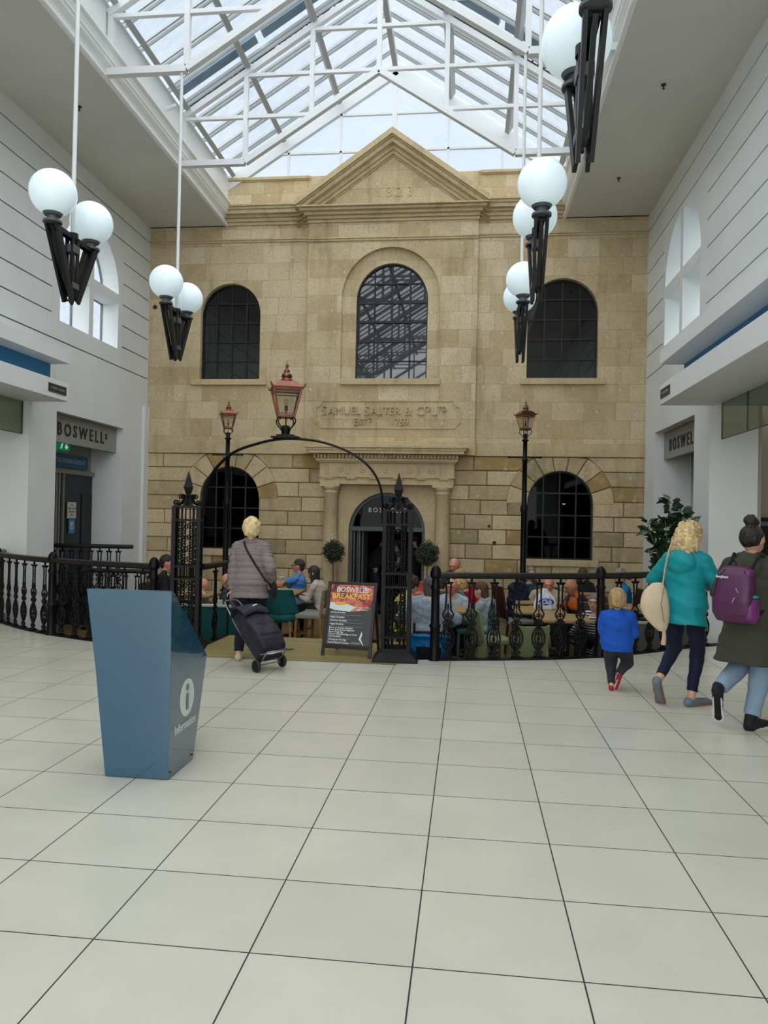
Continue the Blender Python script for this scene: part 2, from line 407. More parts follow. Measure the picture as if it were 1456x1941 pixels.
struct(cf.build('floor_cafe', plank_material('cafe_floor_planks', '6e5a3a', '5f4c30', .14, 1.4)), 'brown timber cafe floor below mall level')
# riser under the curved edge
rs = MB()
for E_ in (EDGE, EDGE_R):
    for (a, b_) in zip(E_[:-1], E_[1:]): rs.add([(a[0], a[1], 0), (b_[0], b_[1], 0), (b_[0], b_[1], CAFE), (a[0], a[1], CAFE)], [(0, 1, 2, 3)])
rs.add([(-3.2, 9.62, 0), (-.62, 9.62, 0), (-.62, 9.62, CAFE), (-3.2, 9.62, CAFE)], [(0, 1, 2, 3)])
rs.add([(-3.2, 9.62, 0), (-3.2, 8.5, 0), (-3.2, 8.5, CAFE), (-3.2, 9.62, CAFE)], [(0, 1, 2, 3)])
rs.add([(-.62, 9.62, 0), (-.72, 8.42, 0), (-.72, 8.42, CAFE), (-.62, 9.62, CAFE)], [(0, 1, 2, 3)])
struct(rs.build('trim_riser', BLACKM))

# ---- facade -----------------------------------------------------
def arch_pts(cx, w, z0, zs, rise, n=24):
    """Opening outline: sill z0, springing zs, arch rising by rise (counter-clockwise from bottom-left)."""
    pts = [(cx - w / 2, z0), (cx + w / 2, z0)]
    for i in range(n + 1):
        t = math.pi * i / n
        pts.append((cx + w / 2 * math.cos(t), zs + rise * math.sin(t)))
    return pts
def wall_holes(mb, outer, holes, fn, d_front, reveal, mi=0, mr=None):
    polys = [[Vector((a, b, 0)) for a, b in outer]] + [[Vector((a, b, 0)) for a, b in h[::-1]] for h in holes]
    flat = [p for q in polys for p in q]
    mb.add([fn(p.x, p.y, d_front) for p in flat], [tuple(t) for t in tessellate_polygon(polys)], mi)
    for h in holes:
        n = len(h); mb.add([fn(a, b, d_front) for a, b in h] + [fn(a, b, d_front - reveal) for a, b in h],
                           [(i, (i + 1) % n, n + (i + 1) % n, n + i) for i in range(n)], mi if mr is None else mr)
PX0, PX1 = -3.35, .10          # projecting centre bay
WIN_C = arch_pts(CX + .02, 1.46, 4.41, 6.03, .76)
WIN_L = arch_pts(-5.0, 1.28, 4.42, 5.78, .65)
WIN_R = arch_pts(1.79, 1.38, 4.43, 5.74, .69)
WIN_LL = arch_pts(-4.94, 1.26, .90, 1.95, .66)
WIN_LR = arch_pts(1.80, 1.28, .85, 1.94, .66)
DOOR = arch_pts(CX, 1.56, CAFE, 1.33, .79)
fw = MB(); F0 = xz(YF)
wall_holes(fw, [(XL - .02, 2.9), (PX0, 2.9), (PX0, 8.62), (XL - .02, 8.62)], [WIN_L], F0, 0, .18)
wall_holes(fw, [(PX1, 2.9), (XR + .02, 2.9), (XR + .02, 8.62), (PX1, 8.62)], [WIN_R], F0, 0, .18)
BAY = .10
REC = arch_pts(CX, 2.0, 4.41, 6.06, 1.03)
wall_holes(fw, [(PX0, 2.9), (PX1, 2.9), (PX1, 7.95), (PX0, 7.95)], [REC], F0, BAY, .10)
fw.box(PX0 - .001, PX1 + .001, YF, YF + .1, 7.9, 8.62)
wall_holes(fw, REC, [WIN_C], F0, 0, .14)
for x in (PX0, PX1): fw.add([(x, YF, 2.9), (x, YF - BAY, 2.9), (x, YF - BAY, 7.95), (x, YF, 7.95)], [(0, 1, 2, 3)])
tri = [(PX0 - .0, 7.85), (PX1 + .0, 7.85), (CX, 9.2)]
fw.prism(tri, F0, 0, BAY)
wb_ = fw.build('wall_back', STONE); struct(wb_, 'honey stone upper wall of the old factory front')
# ground storey backing and rusticated blocks
lw_ = MB()
wall_holes(lw_, [(XL - .02, CAFE), (CX - 1.15, CAFE), (CX - 1.15, 2.9), (XL - .02, 2.9)], [WIN_LL], F0, -.02, .18)
wall_holes(lw_, [(CX + 1.15, CAFE), (XR + .02, CAFE), (XR + .02, 2.9), (CX + 1.15, 2.9)], [WIN_LR], F0, -.02, .18)
struct(lw_.build('wall_back_joints', GAP))
pw = MB()
wall_holes(pw, [(CX - 1.15, CAFE), (CX + 1.15, CAFE), (CX + 1.15, 2.9), (CX - 1.15, 2.9)], [DOOR], F0, 0.0, .22)
struct(pw.build('wall_back_entrance', TRIMSTONE))
def block(mb, poly, d, fn, ch=.014):
    """One stone with a chamfered face; poly counter-clockwise."""
    n = len(poly); c = [sum(p[k] for p in poly) / n for k in (0, 1)]
    ins = []
    for i in range(n):
        p0, p1, p2 = poly[i - 1], poly[i], poly[(i + 1) % n]
        e1 = Vector((p1[0] - p0[0], p1[1] - p0[1])).normalized(); e2 = Vector((p2[0] - p1[0], p2[1] - p1[1])).normalized()
        n1 = Vector((-e1.y, e1.x)); n2 = Vector((-e2.y, e2.x)); s = n1 + n2
        s = s / max(.35, s.dot(n1)); ins.append((p1[0] + s.x * ch, p1[1] + s.y * ch))
    vs = [fn(a, b, d - .03) for a, b in poly] + [fn(a, b, d - ch) for a, b in poly] + [fn(a, b, d) for a, b in ins]
    fs = [(i, (i + 1) % n, n + (i + 1) % n, n + i) for i in range(n)] + [(n + i, n + (i + 1) % n, 2 * n + (i + 1) % n, 2 * n + i) for i in range(n)] + [tuple(range(2 * n, 3 * n))]
    tint = random.choice((0, 0, 0, 1, 1, 2, 3))
    mb.add(vs, fs, tint)
rb = MB(); G = .007; H0 = .2945
courses = [(2.88 - H0 * (k + 1), 2.88 - H0 * k) for k in range(11)]
rnd = random.Random(3)
def rusticate(x0, x1, win, splits):
    cx, w_, zs, z0, rise = win
    R = w_ / 2 + .40
    def lim(z, top):   # half-width kept free at height z
        if z >= zs - .001: 
            q = R * R - ((z - zs)) ** 2
            return math.sqrt(q) if q > 0 else 0
        return w_ / 2
    for k, (a, b_) in enumerate(courses):
        if b_ <= z0 - .10 or a < z0 - .12 and b_ < z0 + .02:
            segs = [((x0, x0), (x1, x1))]
        else:
            if a >= zs - .05: la, lb = lim(a, 0), lim(b_, 0)
            else: la = lb = w_ / 2
            if a >= zs - .05 and b_ > 2.8: la, lb = max(la, .62), max(lb, .52)
            segs = [((x0, x0), (cx - la, cx - lb)), ((cx + la, cx + lb), (x1, x1))]
            if a < z0 < b_: pass
        for (l, r) in segs:
            wid = min(r[0] - l[0], r[1] - l[1])
            nb = max(1, round(wid / .62))
            cuts = [0]
            for i in range(1, nb): cuts.append((i + (.25 if k % 2 else -.22) + rnd.uniform(-.06, .06)) / nb)
            cuts.append(1)
            for i in range(nb):
                la0 = l[0] if i == 0 else l[0] + (r[0] - l[0]) * cuts[i]; lb0 = l[1] if i == 0 else la0
                ra0 = r[0] if i == nb - 1 else l[0] + (r[0] - l[0]) * cuts[i + 1]; rb0 = r[1] if i == nb - 1 else ra0
                block(rb, [(la0 + G, a + G), (ra0 - G, a + G), (rb0 - G, b_ - G), (lb0 + G, b_ - G)], .012, F0)
    nv = 9
    for i in range(nv):
        t0, t1 = math.pi * i / nv, math.pi * (i + 1) / nv
        r0 = w_ / 2; g = .011
        def P(r, t): return (cx + r * math.cos(t), zs + min(r * math.sin(t) * (rise / (w_ / 2) if r == r0 else 1), 2.87 - zs))
        def out(t):
            r = R
            z = zs + r * math.sin(t)
            if z > 2.87: r = (2.87 - zs) / math.sin(t)
            return r
        q = [P(r0, t0 + g), P(out(t0), t0 + g * .6), P(out((t0 + t1) / 2), (t0 + t1) / 2), P(out(t1), t1 - g * .6), P(r0, t1 - g), P(r0, (t0 + t1) / 2)]
        block(rb, q, .02, F0)
rusticate(XL, CX - 1.17, (-4.94, 1.26, 1.95, .90, .66), 2)
rusticate(CX + 1.17, XR, (1.80, 1.28, 1.94, .85, .66), 2)
RUSTS = [RUST] + [stone_material('rusticated_stone_' + nm, brick=False, plugs=True, base=(c,)) for nm, c in (('pale', 'bba883'), ('ochre', 'a88a58'), ('grey', 'a0916f'))]
struct(rb.build('wall_back_masonry', RUSTS, fix=True), 'rusticated ground floor stonework')

# courses, cornices, sills
def hband(mb, x0, x1, spec, ret=True, y=YF):
    for z0, z1, d in spec: mb.box(x0, x1, y - d, y + .05, z0, z1)
tr = MB()
for x0, x1 in ((XL, PX0 - .02), (PX1 + .02, XR)):
    hband(tr, x0, x1, [(2.88, 3.12, .045), (3.12, 3.15, .03)])
    hband(tr, x0, x1, [(7.27, 7.31, .03), (7.31, 7.345, .05)])
    hband(tr, x0, x1, [(7.62, 7.68, .05), (7.68, 7.75, .09), (7.75, 7.80, .14), (7.80, 7.88, .22), (7.88, 7.93, .25), (7.93, 7.97, .28)])
    hband(tr, x0, x1, [(8.56, 8.62, .05), (8.54, 8.56, .03)])
hband(tr, PX0 - .02, PX1 + .02, [(2.88, 3.12, .045 + BAY), (3.12, 3.15, .03 + BAY)])
hband(tr, PX0 - .01, PX1 + .01, [(7.22, 7.26, .03 + BAY), (7.26, 7.29, .05 + BAY)])
hband(tr, PX0 - .02, PX1 + .02, [(7.60, 7.66, .04 + BAY), (7.66, 7.72, .09 + BAY)])
hband(tr, PX0 - .08, PX1 + .08, [(7.72, 7.78, .16 + BAY)]); hband(tr, PX0 - .16, PX1 + .16, [(7.78, 7.83, .24 + BAY)])
hband(tr, PX0 - .22, PX1 + .22, [(7.83, 7.86, .30 + BAY)])
def chevron(z_off0, z_off1, d, hw=1.96, zl=7.97, za=9.37):
    s = (za - zl) / hw
    lo = lambda z: (CX - hw, z), 
    poly = [(CX - hw, zl - z_off0), (CX, za - z_off0), (CX + hw, zl - z_off0)]
    z1l = max(zl - z_off1, 7.86); xo = hw - max(0, (7.86 - (zl - z_off1))) / s
    poly += [(CX + xo, z1l), (CX, za - z_off1), (CX - xo, z1l)]
    if xo < hw and zl - z_off0 > 7.86: poly = poly[:3] + [(CX + hw, 7.86)] + poly[3:6] + [(CX - hw, 7.86)]
    tr.prism(poly[::-1], F0, -.05, d)
chevron(0, .13, .42); chevron(.13, .16, .37); chevron(.16, .25, .33); chevron(.25, .34, .22); chevron(.34, .42, .17); chevron(.42, .455, .13)
for cx, w_, z, d in ((CX + .02, 2.02, 4.41, .07 + BAY), (-5.0, 1.62, 4.42, .08), (1.80, 1.64, 4.43, .08)):
    tr.box(cx - w_ / 2, cx + w_ / 2, YF - d, YF + .05, z - .12, z)
tr.box(-5.62, -4.24, YF - .07, YF + .1, .76, .90); tr.box(1.05, 2.55, YF - .07, YF + .1, .72, .85)
struct(tr.build('trim_1', TRIMSTONE, bevel=.006), 'moulded stone cornices, pediment, string courses and sills')

# inscription panel and date
ins = MB(); FB = xz(YF - BAY)
pz0, pz1, px0, px1 = 3.42, 3.97, -3.12, -.20
fr = [(px0, pz0 + .1), (px0 + .05, pz0 + .08), (px0 + .1, pz0), (px1 - .1, pz0), (px1 - .05, pz0 + .08), (px1, pz0 + .1), (px1, pz1 - .14), (px1 - .09, pz1 - .1), (px1 - .13, pz1), (px0 + .13, pz1), (px0 + .09, pz1 - .1), (px0, pz1 - .14)]
for a, b_ in zip(fr, fr[1:] + fr[:1]): ins.bar(FB(a[0], a[1], .012), FB(b_[0], b_[1], .012), .03, .022, up=(0, 1, 0))
def run(x, segs):
    for body, size, z, sp in segs:
        wd = text_mesh(ins, body, size, lambda u, v, d, x=x, z=z: FB(x + u, z + v, d), (-.01, .045), bold=0, width=.96)
        x += wd + sp
    return x
run(-3.00, [('S', .27, 3.68, .025), ('AMUEL', .225, 3.69, .075), ('S', .27, 3.68, .02), ('ALTER', .225, 3.69, .085), ('&', .24, 3.68, .09), ('C', .26, 3.68, .015), ('O', .15, 3.755, .035), ('L', .26, 3.68, .01), ('TD', .15, 3.755, .01)])
run(-2.33, [('E', .20, 3.475, .02), ('ST', .175, 3.48, .03), ('D', .12, 3.54, .40), ('1769.', .20, 3.475, 0)])
for i in range(4): ins.box(-0.66 + i * 0 , -.64, YF - BAY - .012, YF - BAY, 3.70, 3.715) if i == 0 else None
text_mesh(ins, '1823', .29, lambda u, v, d: FB(CX + .05 + u, 8.11 + v, d), (-.01, .015), bold=0, space=1.5, align='C', width=1.0)
insc = ins.build('lettering', TRIMSTONE, wb_)

# doorway porch: entablature, frieze, dentils, half columns
po = MB()
def pb(x, z0, z1, d): po.box(CX - x, CX + x, YF - d, YF, z0, z1)
pb(1.62, 2.98, 3.03, .55); pb(1.58, 2.93, 2.98, .52); pb(1.54, 2.87, 2.93, .50)
pb(1.40, 2.75, 2.87, .30)
nd = 40
for i in range(nd): po.box(CX - 1.46 + i * 2.92 / nd, CX - 1.46 + (i + .55) * 2.92 / nd, YF - .37, YF - .29, 2.785, 2.86)
pb(1.42, 2.73, 2.775, .36); pb(1.385, 2.70, 2.735, .32)
pb(1.35, 2.43, 2.70, .27)
pb(1.37, 2.405, 2.435, .30); pb(1.345, 2.27, 2.405, .26)
for i in range(6):
    x = CX - 1.16 + i * .464
    po.box(x - .09, x + .09, YF - .295, YF - .26, 2.375, 2.405)
    for k in range(5): po.cone((x - .072 + k * .036, YF - .28, 2.378), (x - .072 + k * .036, YF - .28, 2.355), .012, .007, 6)
    if i < 6:
        for k in (-1, 0, 1): po.box(x - .05 + k * .036 - .012 + .05 * 0, x - .05 + k * .036 + .012, YF - .285, YF - .265, 2.45, 2.68)
for i in range(5):
    x = CX - .93 + i * .464
    R90 = Matrix.Rotation(math.pi / 2, 3, 'X')
    po.lathe([(.065, 0), (.065, .012), (.05, .018), (.045, .008), (.02, .008), (.018, .022), (0, .024)], (x, YF - .27, 2.565), 16, R=R90)
struct(po.build('trim_2', TRIMSTONE, bevel=.004), 'stone entablature with dentils and rosettes over the cafe entrance')
cl = MB()
for s in (-1, 1):
    x = CX + s * 1.13
    cl.box(x - .20, x + .20, YF - .32, YF, 2.22, 2.27)
    cl.lathe([(.19, 2.22), (.195, 2.20), (.17, 2.165), (.15, 2.15), (.15, 2.12), (.16, 2.11), (.16, 2.095), (.142, 2.08), (.15, 1.2), (.165, CAFE + .3), (.2, CAFE + .2), (.2, CAFE)], (x, YF - .14, 0), 28)
struct(cl.build('trim_3', TRIMSTONE), 'pair of plain stone half columns beside the cafe entrance')

# windows
def steel_window(nm, pts, cx, w_, z0, zt, y, rows, label, casement=True):
    def clipx(z):   # half-width of opening at z
        best = 0
        n = len(pts)
        xs = []
        for i in range(n):
            (xa, za), (xb, zb) = pts[i], pts[(i + 1) % n]
            if (za - z) * (zb - z) <= 0 and abs(zb - za) > 1e-6: xs.append(xa + (xb - xa) * (z - za) / (zb - za))
        return (min(xs), max(xs)) if xs else (cx, cx)
    def clipz(x):
        zs_ = []
        for i in range(len(pts)):
            (xa, za), (xb, zb) = pts[i], pts[(i + 1) % len(pts)]
            if (xa - x) * (xb - x) <= 0 and abs(xb - xa) > 1e-6: zs_.append(za + (zb - za) * (x - xa) / (xb - xa))
        return max(zs_) if zs_ else zt
    f = MB()
    ring = pts
    for a, b_ in zip(ring, ring[1:] + ring[:1]): f.bar((a[0], y, a[1]), (b_[0], y, b_[1]), .05, .05, up=(0, 1, 0))
    for i in (1, 2, 3):
        x = cx - w_ / 2 + w_ * i / 4; f.bar((x, y, z0), (x, y, clipz(x)), .024, .04, up=(0, 1, 0))
    rh = (zt - z0) / rows
    for k in range(1, rows):
        z = z0 + rh * k * 1.0; a, b_ = clipx(z); f.bar((a, y, z), (b_, y, z), .04, .024)
    if casement:
        a, b_ = cx - w_ / 4, cx + w_ / 4; c, d = z0 + rh * (rows - 3), z0 + rh * (rows - 1)
        for p, q in (((a, c), (b_, c)), ((b_, c), (b_, d)), ((b_, d), (a, d)), ((a, d), (a, c))):
            f.bar((p[0], y - .015, p[1]), (q[0], y - .015, q[1]), .03, .03, up=(0, 1, 0))
    o = f.build(nm, BLACKM); struct(o, label)
    g = MB(); n = len(pts)
    g.add([(a, y + .01, b_) for a, b_ in pts], [tuple(range(n))])
    g.build('window_pane', (UPGLASS if rows == 6 else SIDEUP) if z0 > 4 else WINGLASS, o)
    return o
steel_window('window_1', WIN_C, CX + .02, 1.46, 4.41, 6.79, YF + .10, 6, 'tall arched black steel window above the carved name')
steel_window('window_2', WIN_L, -5.0, 1.28, 4.42, 6.43, YF + .14, 5, 'arched black steel window, upper floor left')
steel_window('window_3', WIN_R, 1.79, 1.38, 4.43, 6.43, YF + .14, 5, 'arched black steel window, upper floor right')
steel_window('window_4', WIN_LL, -4.94, 1.26, .90, 2.61, YF + .12, 4, 'arched black steel window, ground floor left')
steel_window('window_5', WIN_LR, 1.80, 1.28, .85, 2.60, YF + .12, 4, 'arched black steel window, ground floor right')
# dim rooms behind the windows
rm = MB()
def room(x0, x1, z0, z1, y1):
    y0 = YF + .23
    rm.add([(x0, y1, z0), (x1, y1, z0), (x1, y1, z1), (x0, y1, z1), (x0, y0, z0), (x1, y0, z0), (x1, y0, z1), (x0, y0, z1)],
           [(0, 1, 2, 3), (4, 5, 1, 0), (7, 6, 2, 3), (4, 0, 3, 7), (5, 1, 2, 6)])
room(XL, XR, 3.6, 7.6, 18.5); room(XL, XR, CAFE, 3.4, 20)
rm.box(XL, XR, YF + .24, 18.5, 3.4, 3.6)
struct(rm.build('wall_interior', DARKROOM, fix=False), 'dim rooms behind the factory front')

# cafe door: frame, transom, folded leaves
df = MB(); yd = YF + .16
ring = DOOR[1:] + DOOR[:1]
for a, b_ in zip(ring[:-1], ring[1:]): df.bar((a[0], yd, a[1]), (b_[0], yd, b_[1]), .13, .09, up=(0, 1, 0))
df.box(CX - .76, CX + .76, yd - .06, yd + .06, 1.33, 1.42)
d_o = struct(df.build('door_1', FRAMEG, bevel=.004), 'arched grey green doorway of the cafe')
dl = MB()
for k in range(4):
    dl.bar((CX - .68 + k * .055, yd - .02 + (k % 2) * .1, (CAFE + 1.33) / 2), (CX - .655 + k * .055, yd + .55, (CAFE + 1.33) / 2), .035, 1.7)
dl.build('door_leaf', FRAMEG, d_o, bevel=.004)
dg = MB(); fan = [(CX - .72, 1.42)] + [(CX + .72 * math.cos(math.pi * (1 - i / 20)), 1.42 + .66 * math.sin(math.pi * i / 20)) for i in range(21)] + [(CX + .72, 1.42)]
dg.add([(a, yd + .02, b_) for a, b_ in fan[1:-1]], [tuple(range(21))]); dg.build('fanlight_glass', WINGLASS, d_o)
dt = MB(); text_mesh(dt, 'BOSWELLS', .13, lambda u, v, d: Vector((CX + u, yd - .01 - d, 1.72 + v)), (0, .01), space=1.45, align='C', width=.95)
dt.build('lettering', mat('pale_sign_letters', 'd8d6cc', .5), d_o)

# ---- side walls -------------------------------------------------
GZ = [4.43 + .41 * k for k in range(8)]      # groove heights
def side_wall(nm, X, s, label):
    """s = +1 when the wall faces +X (left wall)."""
    fn = lambda u, v, d: Vector((X + s * d, u, v))
    m = MB(); g = .011; t = .025
    OP = [(11.56, 13.95, 3.26), (2.0, 10.8 if s > 0 else 11.06, 3.30)]
    if s < 0: OP[0] = (11.81, 14.25, 3.28)
    lvl = [3.30] + GZ + [ZC]
    B0, B1 = 11.35, 13.8
    # below first groove: plain band and piers
    def panel(u0, u1, v0, v1, d=0, e=1):
        m.add([fn(u0, v0, d), fn(u1, v0, d), fn(u1, v1, d), fn(u0, v1, d)], [(0, 1, 2, 3)])
        if e: edge(u0, u1, v0, v1, d)
    def edge(u0, u1, v0, v1, d):
        q = [(u0, v0), (u1, v0), (u1, v1), (u0, v1)]
        m.add([fn(a, b_, d) for a, b_ in q] + [fn(a, b_, d - t) for a, b_ in q], [(i, (i + 1) % 4, 4 + (i + 1) % 4, 4 + i) for i in range(4)])
    panel(YB, YF, 3.30, GZ[0] - g, 0, 0); m.add([fn(YB, GZ[0] - g, 0), fn(YF, GZ[0] - g, 0), fn(YF, GZ[0] - g, -t), fn(YB, GZ[0] - g, -t)], [(0, 1, 2, 3)])
    (o0, o1, oz), (q0, q1, qz) = OP
    panel(o1, YF, CAFE, 3.30, 0, 0); panel(q1, o0, CAFE, 3.30, 0, 0); panel(o0, o1, oz, 3.30, 0, 0); panel(YB, q0, CAFE, 3.3, 0, 0)
    top = GZ[6]
    for i, z in enumerate(GZ):
        z1 = (GZ[i + 1] if i < 7 else ZC + g) - g
        if i < 6:
            panel(YB, B0 - .004, z + g, z1); panel(B1 + .004, YF, z + g, z1)
        else: panel(YB, YF, z + g, z1)
    # window bay with four splayed openings
    c, hw = (12.60, 1.02); z0, zm0, zm1 = 4.76, 5.62, 5.80; mw = .075
    if s < 0: c = 12.66
    arcr = 1.0
    holes = [[(c - hw, z0), (c - mw, z0), (c - mw, zm0), (c - hw, zm0)], [(c + mw, z0), (c + hw, z0), (c + hw, zm0), (c + mw, zm0)]]
    tl = math.acos(mw / hw)
    ql = [(c - mw, zm1)] + [(c - hw * math.cos(tl * i / 12), zm1 + arcr * math.sin(tl * i / 12)) for i in range(12, -1, -1)]
    qr = [(c + hw * math.cos(tl * i / 12), zm1 + arcr * math.sin(tl * i / 12)) for i in range(13)] + [(c + mw, zm1)]
    holes += [ql[::-1], qr]
    RV = .34 if s > 0 else .62
    wall_holes(m, [(B0, GZ[0] + g), (B1, GZ[0] + g), (B1, GZ[6] - g), (B0, GZ[6] - g)], holes, fn, 0, RV)
    edge(B0, B1, GZ[0] + g, GZ[6] - g, 0)
    # jambs and soffits of the openings
    dep = .66
    for (a, b_, z, dd) in ((o0, o1, oz, dep), (q0, q1, qz, 1.6)):
        for u in (a, b_): dd_ = .66 if s < 0 else dd; m.add([fn(u, CAFE, 0), fn(u, z, 0), fn(u, z, -dd_), fn(u, CAFE, -dd_)], [(0, 1, 2, 3)])
        m.add([fn(a, z, 0), fn(b_, z, 0), fn(b_, z, -dd), fn(a, z, -dd)], [(0, 1, 2, 3)])
    w_ = struct(m.build(nm, WHITE, fix=False), label)
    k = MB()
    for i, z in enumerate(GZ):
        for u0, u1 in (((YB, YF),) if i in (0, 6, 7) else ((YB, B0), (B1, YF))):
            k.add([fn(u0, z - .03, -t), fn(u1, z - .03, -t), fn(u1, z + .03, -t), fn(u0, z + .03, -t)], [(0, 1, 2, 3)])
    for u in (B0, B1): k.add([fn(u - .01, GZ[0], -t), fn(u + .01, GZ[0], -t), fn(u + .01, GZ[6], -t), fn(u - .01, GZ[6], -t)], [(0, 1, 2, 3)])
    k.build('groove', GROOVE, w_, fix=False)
    # thin steel casements at the outer face
    f = MB()
    for h in holes:
        for a, b_ in zip(h, h[1:] + h[:1]): f.bar(fn(a[0], a[1], -RV), fn(b_[0], b_[1], -RV), .035, .035, up=(1, 0, 0))
    wf = struct(f.build('window_6' if s > 0 else 'window_7', mat('grey_window_frame', '6b7073', .5)), 'white splayed arched window in the %s wall' % ('left' if s > 0 else 'right'))
    p = MB()
    for h in holes: p.add([fn(a, b_, -RV - .01) for a, b_ in h], [tuple(range(len(h)))])
    p.build('window_pane', SKYGLASS, wf)
    return w_, fn
side_wall('wall_left', XL, 1, 'white left wall with shadow grooves')
side_wall('wall_right', XR, -1, 'white right wall with shadow grooves')
# thin corner fillets where the plaster meets the stone
cf_ = MB()
cf_.box(XL, XL + .06, YF - .22, YF, CAFE, 3.84); 
struct(cf_.build('trim_4', WHITE))

# rooms behind the side openings
bk = MB()
bk.box(XL - .72, XL - .66, 10.9, 14.4, CAFE, 3.4); bk.box(XR + .66, XR + .72, 11.1, 14.6, CAFE, 3.4)
bk.box(XL - 3.2, XL - 3.1, 1.9, 10.9, CAFE, 3.4); bk.box(XR + 3.1, XR + 3.2, 1.9, 11.1, CAFE, 3.4)
bk.box(XL - 3.2, XL - .66, 10.83, 10.9, CAFE, 3.4)
bk.box(XL - 3.2, XL - .1, 1.9, 10.85, 3.34, 3.4); bk.box(XR + .1, XR + 3.2, 1.9, 11.1, 3.34, 3.4)
bk.box(XL - 3.2, XL - .1, 1.9, 2.0, CAFE, 3.4); bk.box(XR + .1, XR + 3.2, 1.9, 2.0, CAFE, 3.4)
struct(bk.build('wall_lobby', mat('lobby_grey_plaster', 'a5a69f', .8)), 'grey inner walls of the side openings')

# ---- flat soffits, cornice, upstand -----------------------------
ce = MB()
OX0, OX1 = -5.12, 1.80
ce.box(XL - .1, OX0 - .02, YB, YF + .05, ZC, ZC + .1); ce.box(OX1 + .02, XR + .1, YB, YF + .05, ZC, ZC + .1)
struct(ce.build('ceiling', CEILM), 'flat plaster soffits each side of the rooflight')
co = MB()
prof = [(-.02, 0), (.03, 0), (.045, .015), (.045, .04), (.02, .05), (.02, .06), (-.01, .075), (-.018, .11), (.0, .165), (.03, .19), (.075, .195), (.085, .21), (.085, .225), (.065, .232), (.065, .245), (.095, .25), (.10, .28), (.125, .33), (.16, .355), (.17, .365), (.17, .40), (.02, .405), (.02, 1.05), (-.02, 1.05)]
for s, X in ((1, OX0), (-1, OX1)):
    rings = [[Vector((X + s * a, y, ZC - .01 + b_)) for a, b_ in prof] for y in (YB, YF)]
    co.loft(rings, smooth=False)
struct(co.build('trim_5', mat('cornice_gloss_paint', 'eceeec', .28)), 'white moulded cornice around the rooflight')

# ---- roof trusses ----------------------------------------------
TX = [CX + 1.15 * k for k in range(-3, 4)]
TX[0] = OX0 + .02; TX[-1] = OX1 - .02
SL = .645
def ztop(x): return 10.72 - SL * abs(x - CX)
def zbot(x):
    a = abs(x - CX)
    return 9.17 - (9.17 - 7.69) * min(a, 2.30) / 2.30
def truss(y, label):
    t = thing('roof_truss', label, 'truss', (CX, y, 7.7), 0, 'white steel trusses under the rooflight')
    def B(nm, p, q, a=.085, b_=.10):
        m = MB(); m.bar((p[0] - CX, 0, p[1] - 7.7), (q[0] - CX, 0, q[1] - 7.7), b_ * .9, a, up=(0, 0, 1)); return m.build(nm, STEEL, t, bevel=.004)
    for s in (-1, 1):
        e = CX + s * 3.44; k = CX + s * 2.30; j = CX + s * 1.15
        B('top_chord', (e, ztop(e)), (CX, ztop(CX)), .10, .11)
        B('bottom_chord', (k, zbot(k)), (CX, zbot(CX)), .10, .11)
        B('bottom_stub', (e, zbot(k)), (k - s * .0, zbot(k)), .10, .11)
        B('post', (k, zbot(k)), (k, ztop(k)), .085, .085); B('post', (j, zbot(j)), (j, ztop(j)), .085, .085)
        B('post', (e - s * .04, 8.05), (e - s * .04, ztop(e)), .085, .085)
        zt = 8.47; B('tie', (e, zt), (CX + s * 1.15, zt), .06, .07)
        B('tie', (k, ztop(k) - .05), (CX, ztop(k) - .05), .06, .07)
        B('tie', (j, ztop(j) - .05), (CX, ztop(j) - .05), .06, .07)
    m = MB(); m.bar((0, 0, 9.1 - 7.7), (0, 0, 10.72 - 7.7), .085, .085, up=(0, 1, 0)); m.build('post', STEEL, t, bevel=.004)
    return t
TY_ = [12.42, 9.75, 7.08, 4.41, 1.74, -.93, -3.6, -6.27]
for i, y in enumerate(TY_):
    lab = ['white steel roof truss nearest the stone pediment', 'white steel roof truss second from the stone pediment, with two lamp rods hanging below', 'white steel roof truss third from the stone pediment, crossing the top edge of the picture', 'white steel roof truss fourth from the stone pediment', None, None, None, None][i]
    truss(y, lab or 'white steel roof truss %s' % ['directly above the viewer', 'first behind the viewer', 'second behind the viewer', 'farthest behind the viewer'][i - 4])
# purlins and glazing bars and glass
pl_ = MB()
for s in (-1, 1):
    for k, a in enumerate((1.15, 2.30, 3.36)):
        x = CX + s * a; pl_.bar((x, YB, ztop(x) + .13), (x, YF - .1, ztop(x) + .13), .09, .16, up=(s * SL, 0, 1))
pl_.bar((CX, YB, ztop(CX) + .10), (CX, YF - .1, ztop(CX) + .10), .10, .16)
struct(pl_.build('trim_6', PURL, bevel=.004), 'grey purlins running the length of the rooflight')
gb = MB()
ng = 42
for s in (-1, 1):
    for i in range(ng):
        y = YF - .35 - i * .55
        p = Vector((CX, y, ztop(CX) + .28)); q = Vector((CX + s * 3.62, y, ztop(CX + 3.62) + .28))
        gb.bar(p, q, .035, .05, up=(0, 0, 1)); gb.bar(p + Vector((0, .07, -.03)), q + Vector((0, .07, -.03)), .02, .05, up=(0, 0, 1))
struct(gb.build('trim_7', mat('grey_glazing_bar', 'b9bdbf', .5)), 'white glazing bars of the rooflight')
gl = MB()
for s in (-1, 1):
    gl.add([(CX, YB, ztop(CX) + .30), (CX, YF + .1, ztop(CX) + .30), (CX + s * 3.7, YF + .1, ztop(CX + 3.7) + .30), (CX + s * 3.7, YB, ztop(CX + 3.7) + .30)], [(0, 1, 2, 3)])
struct(gl.build('window_8', SKYGLASS, fix=False), 'sloping glass of the rooflight')
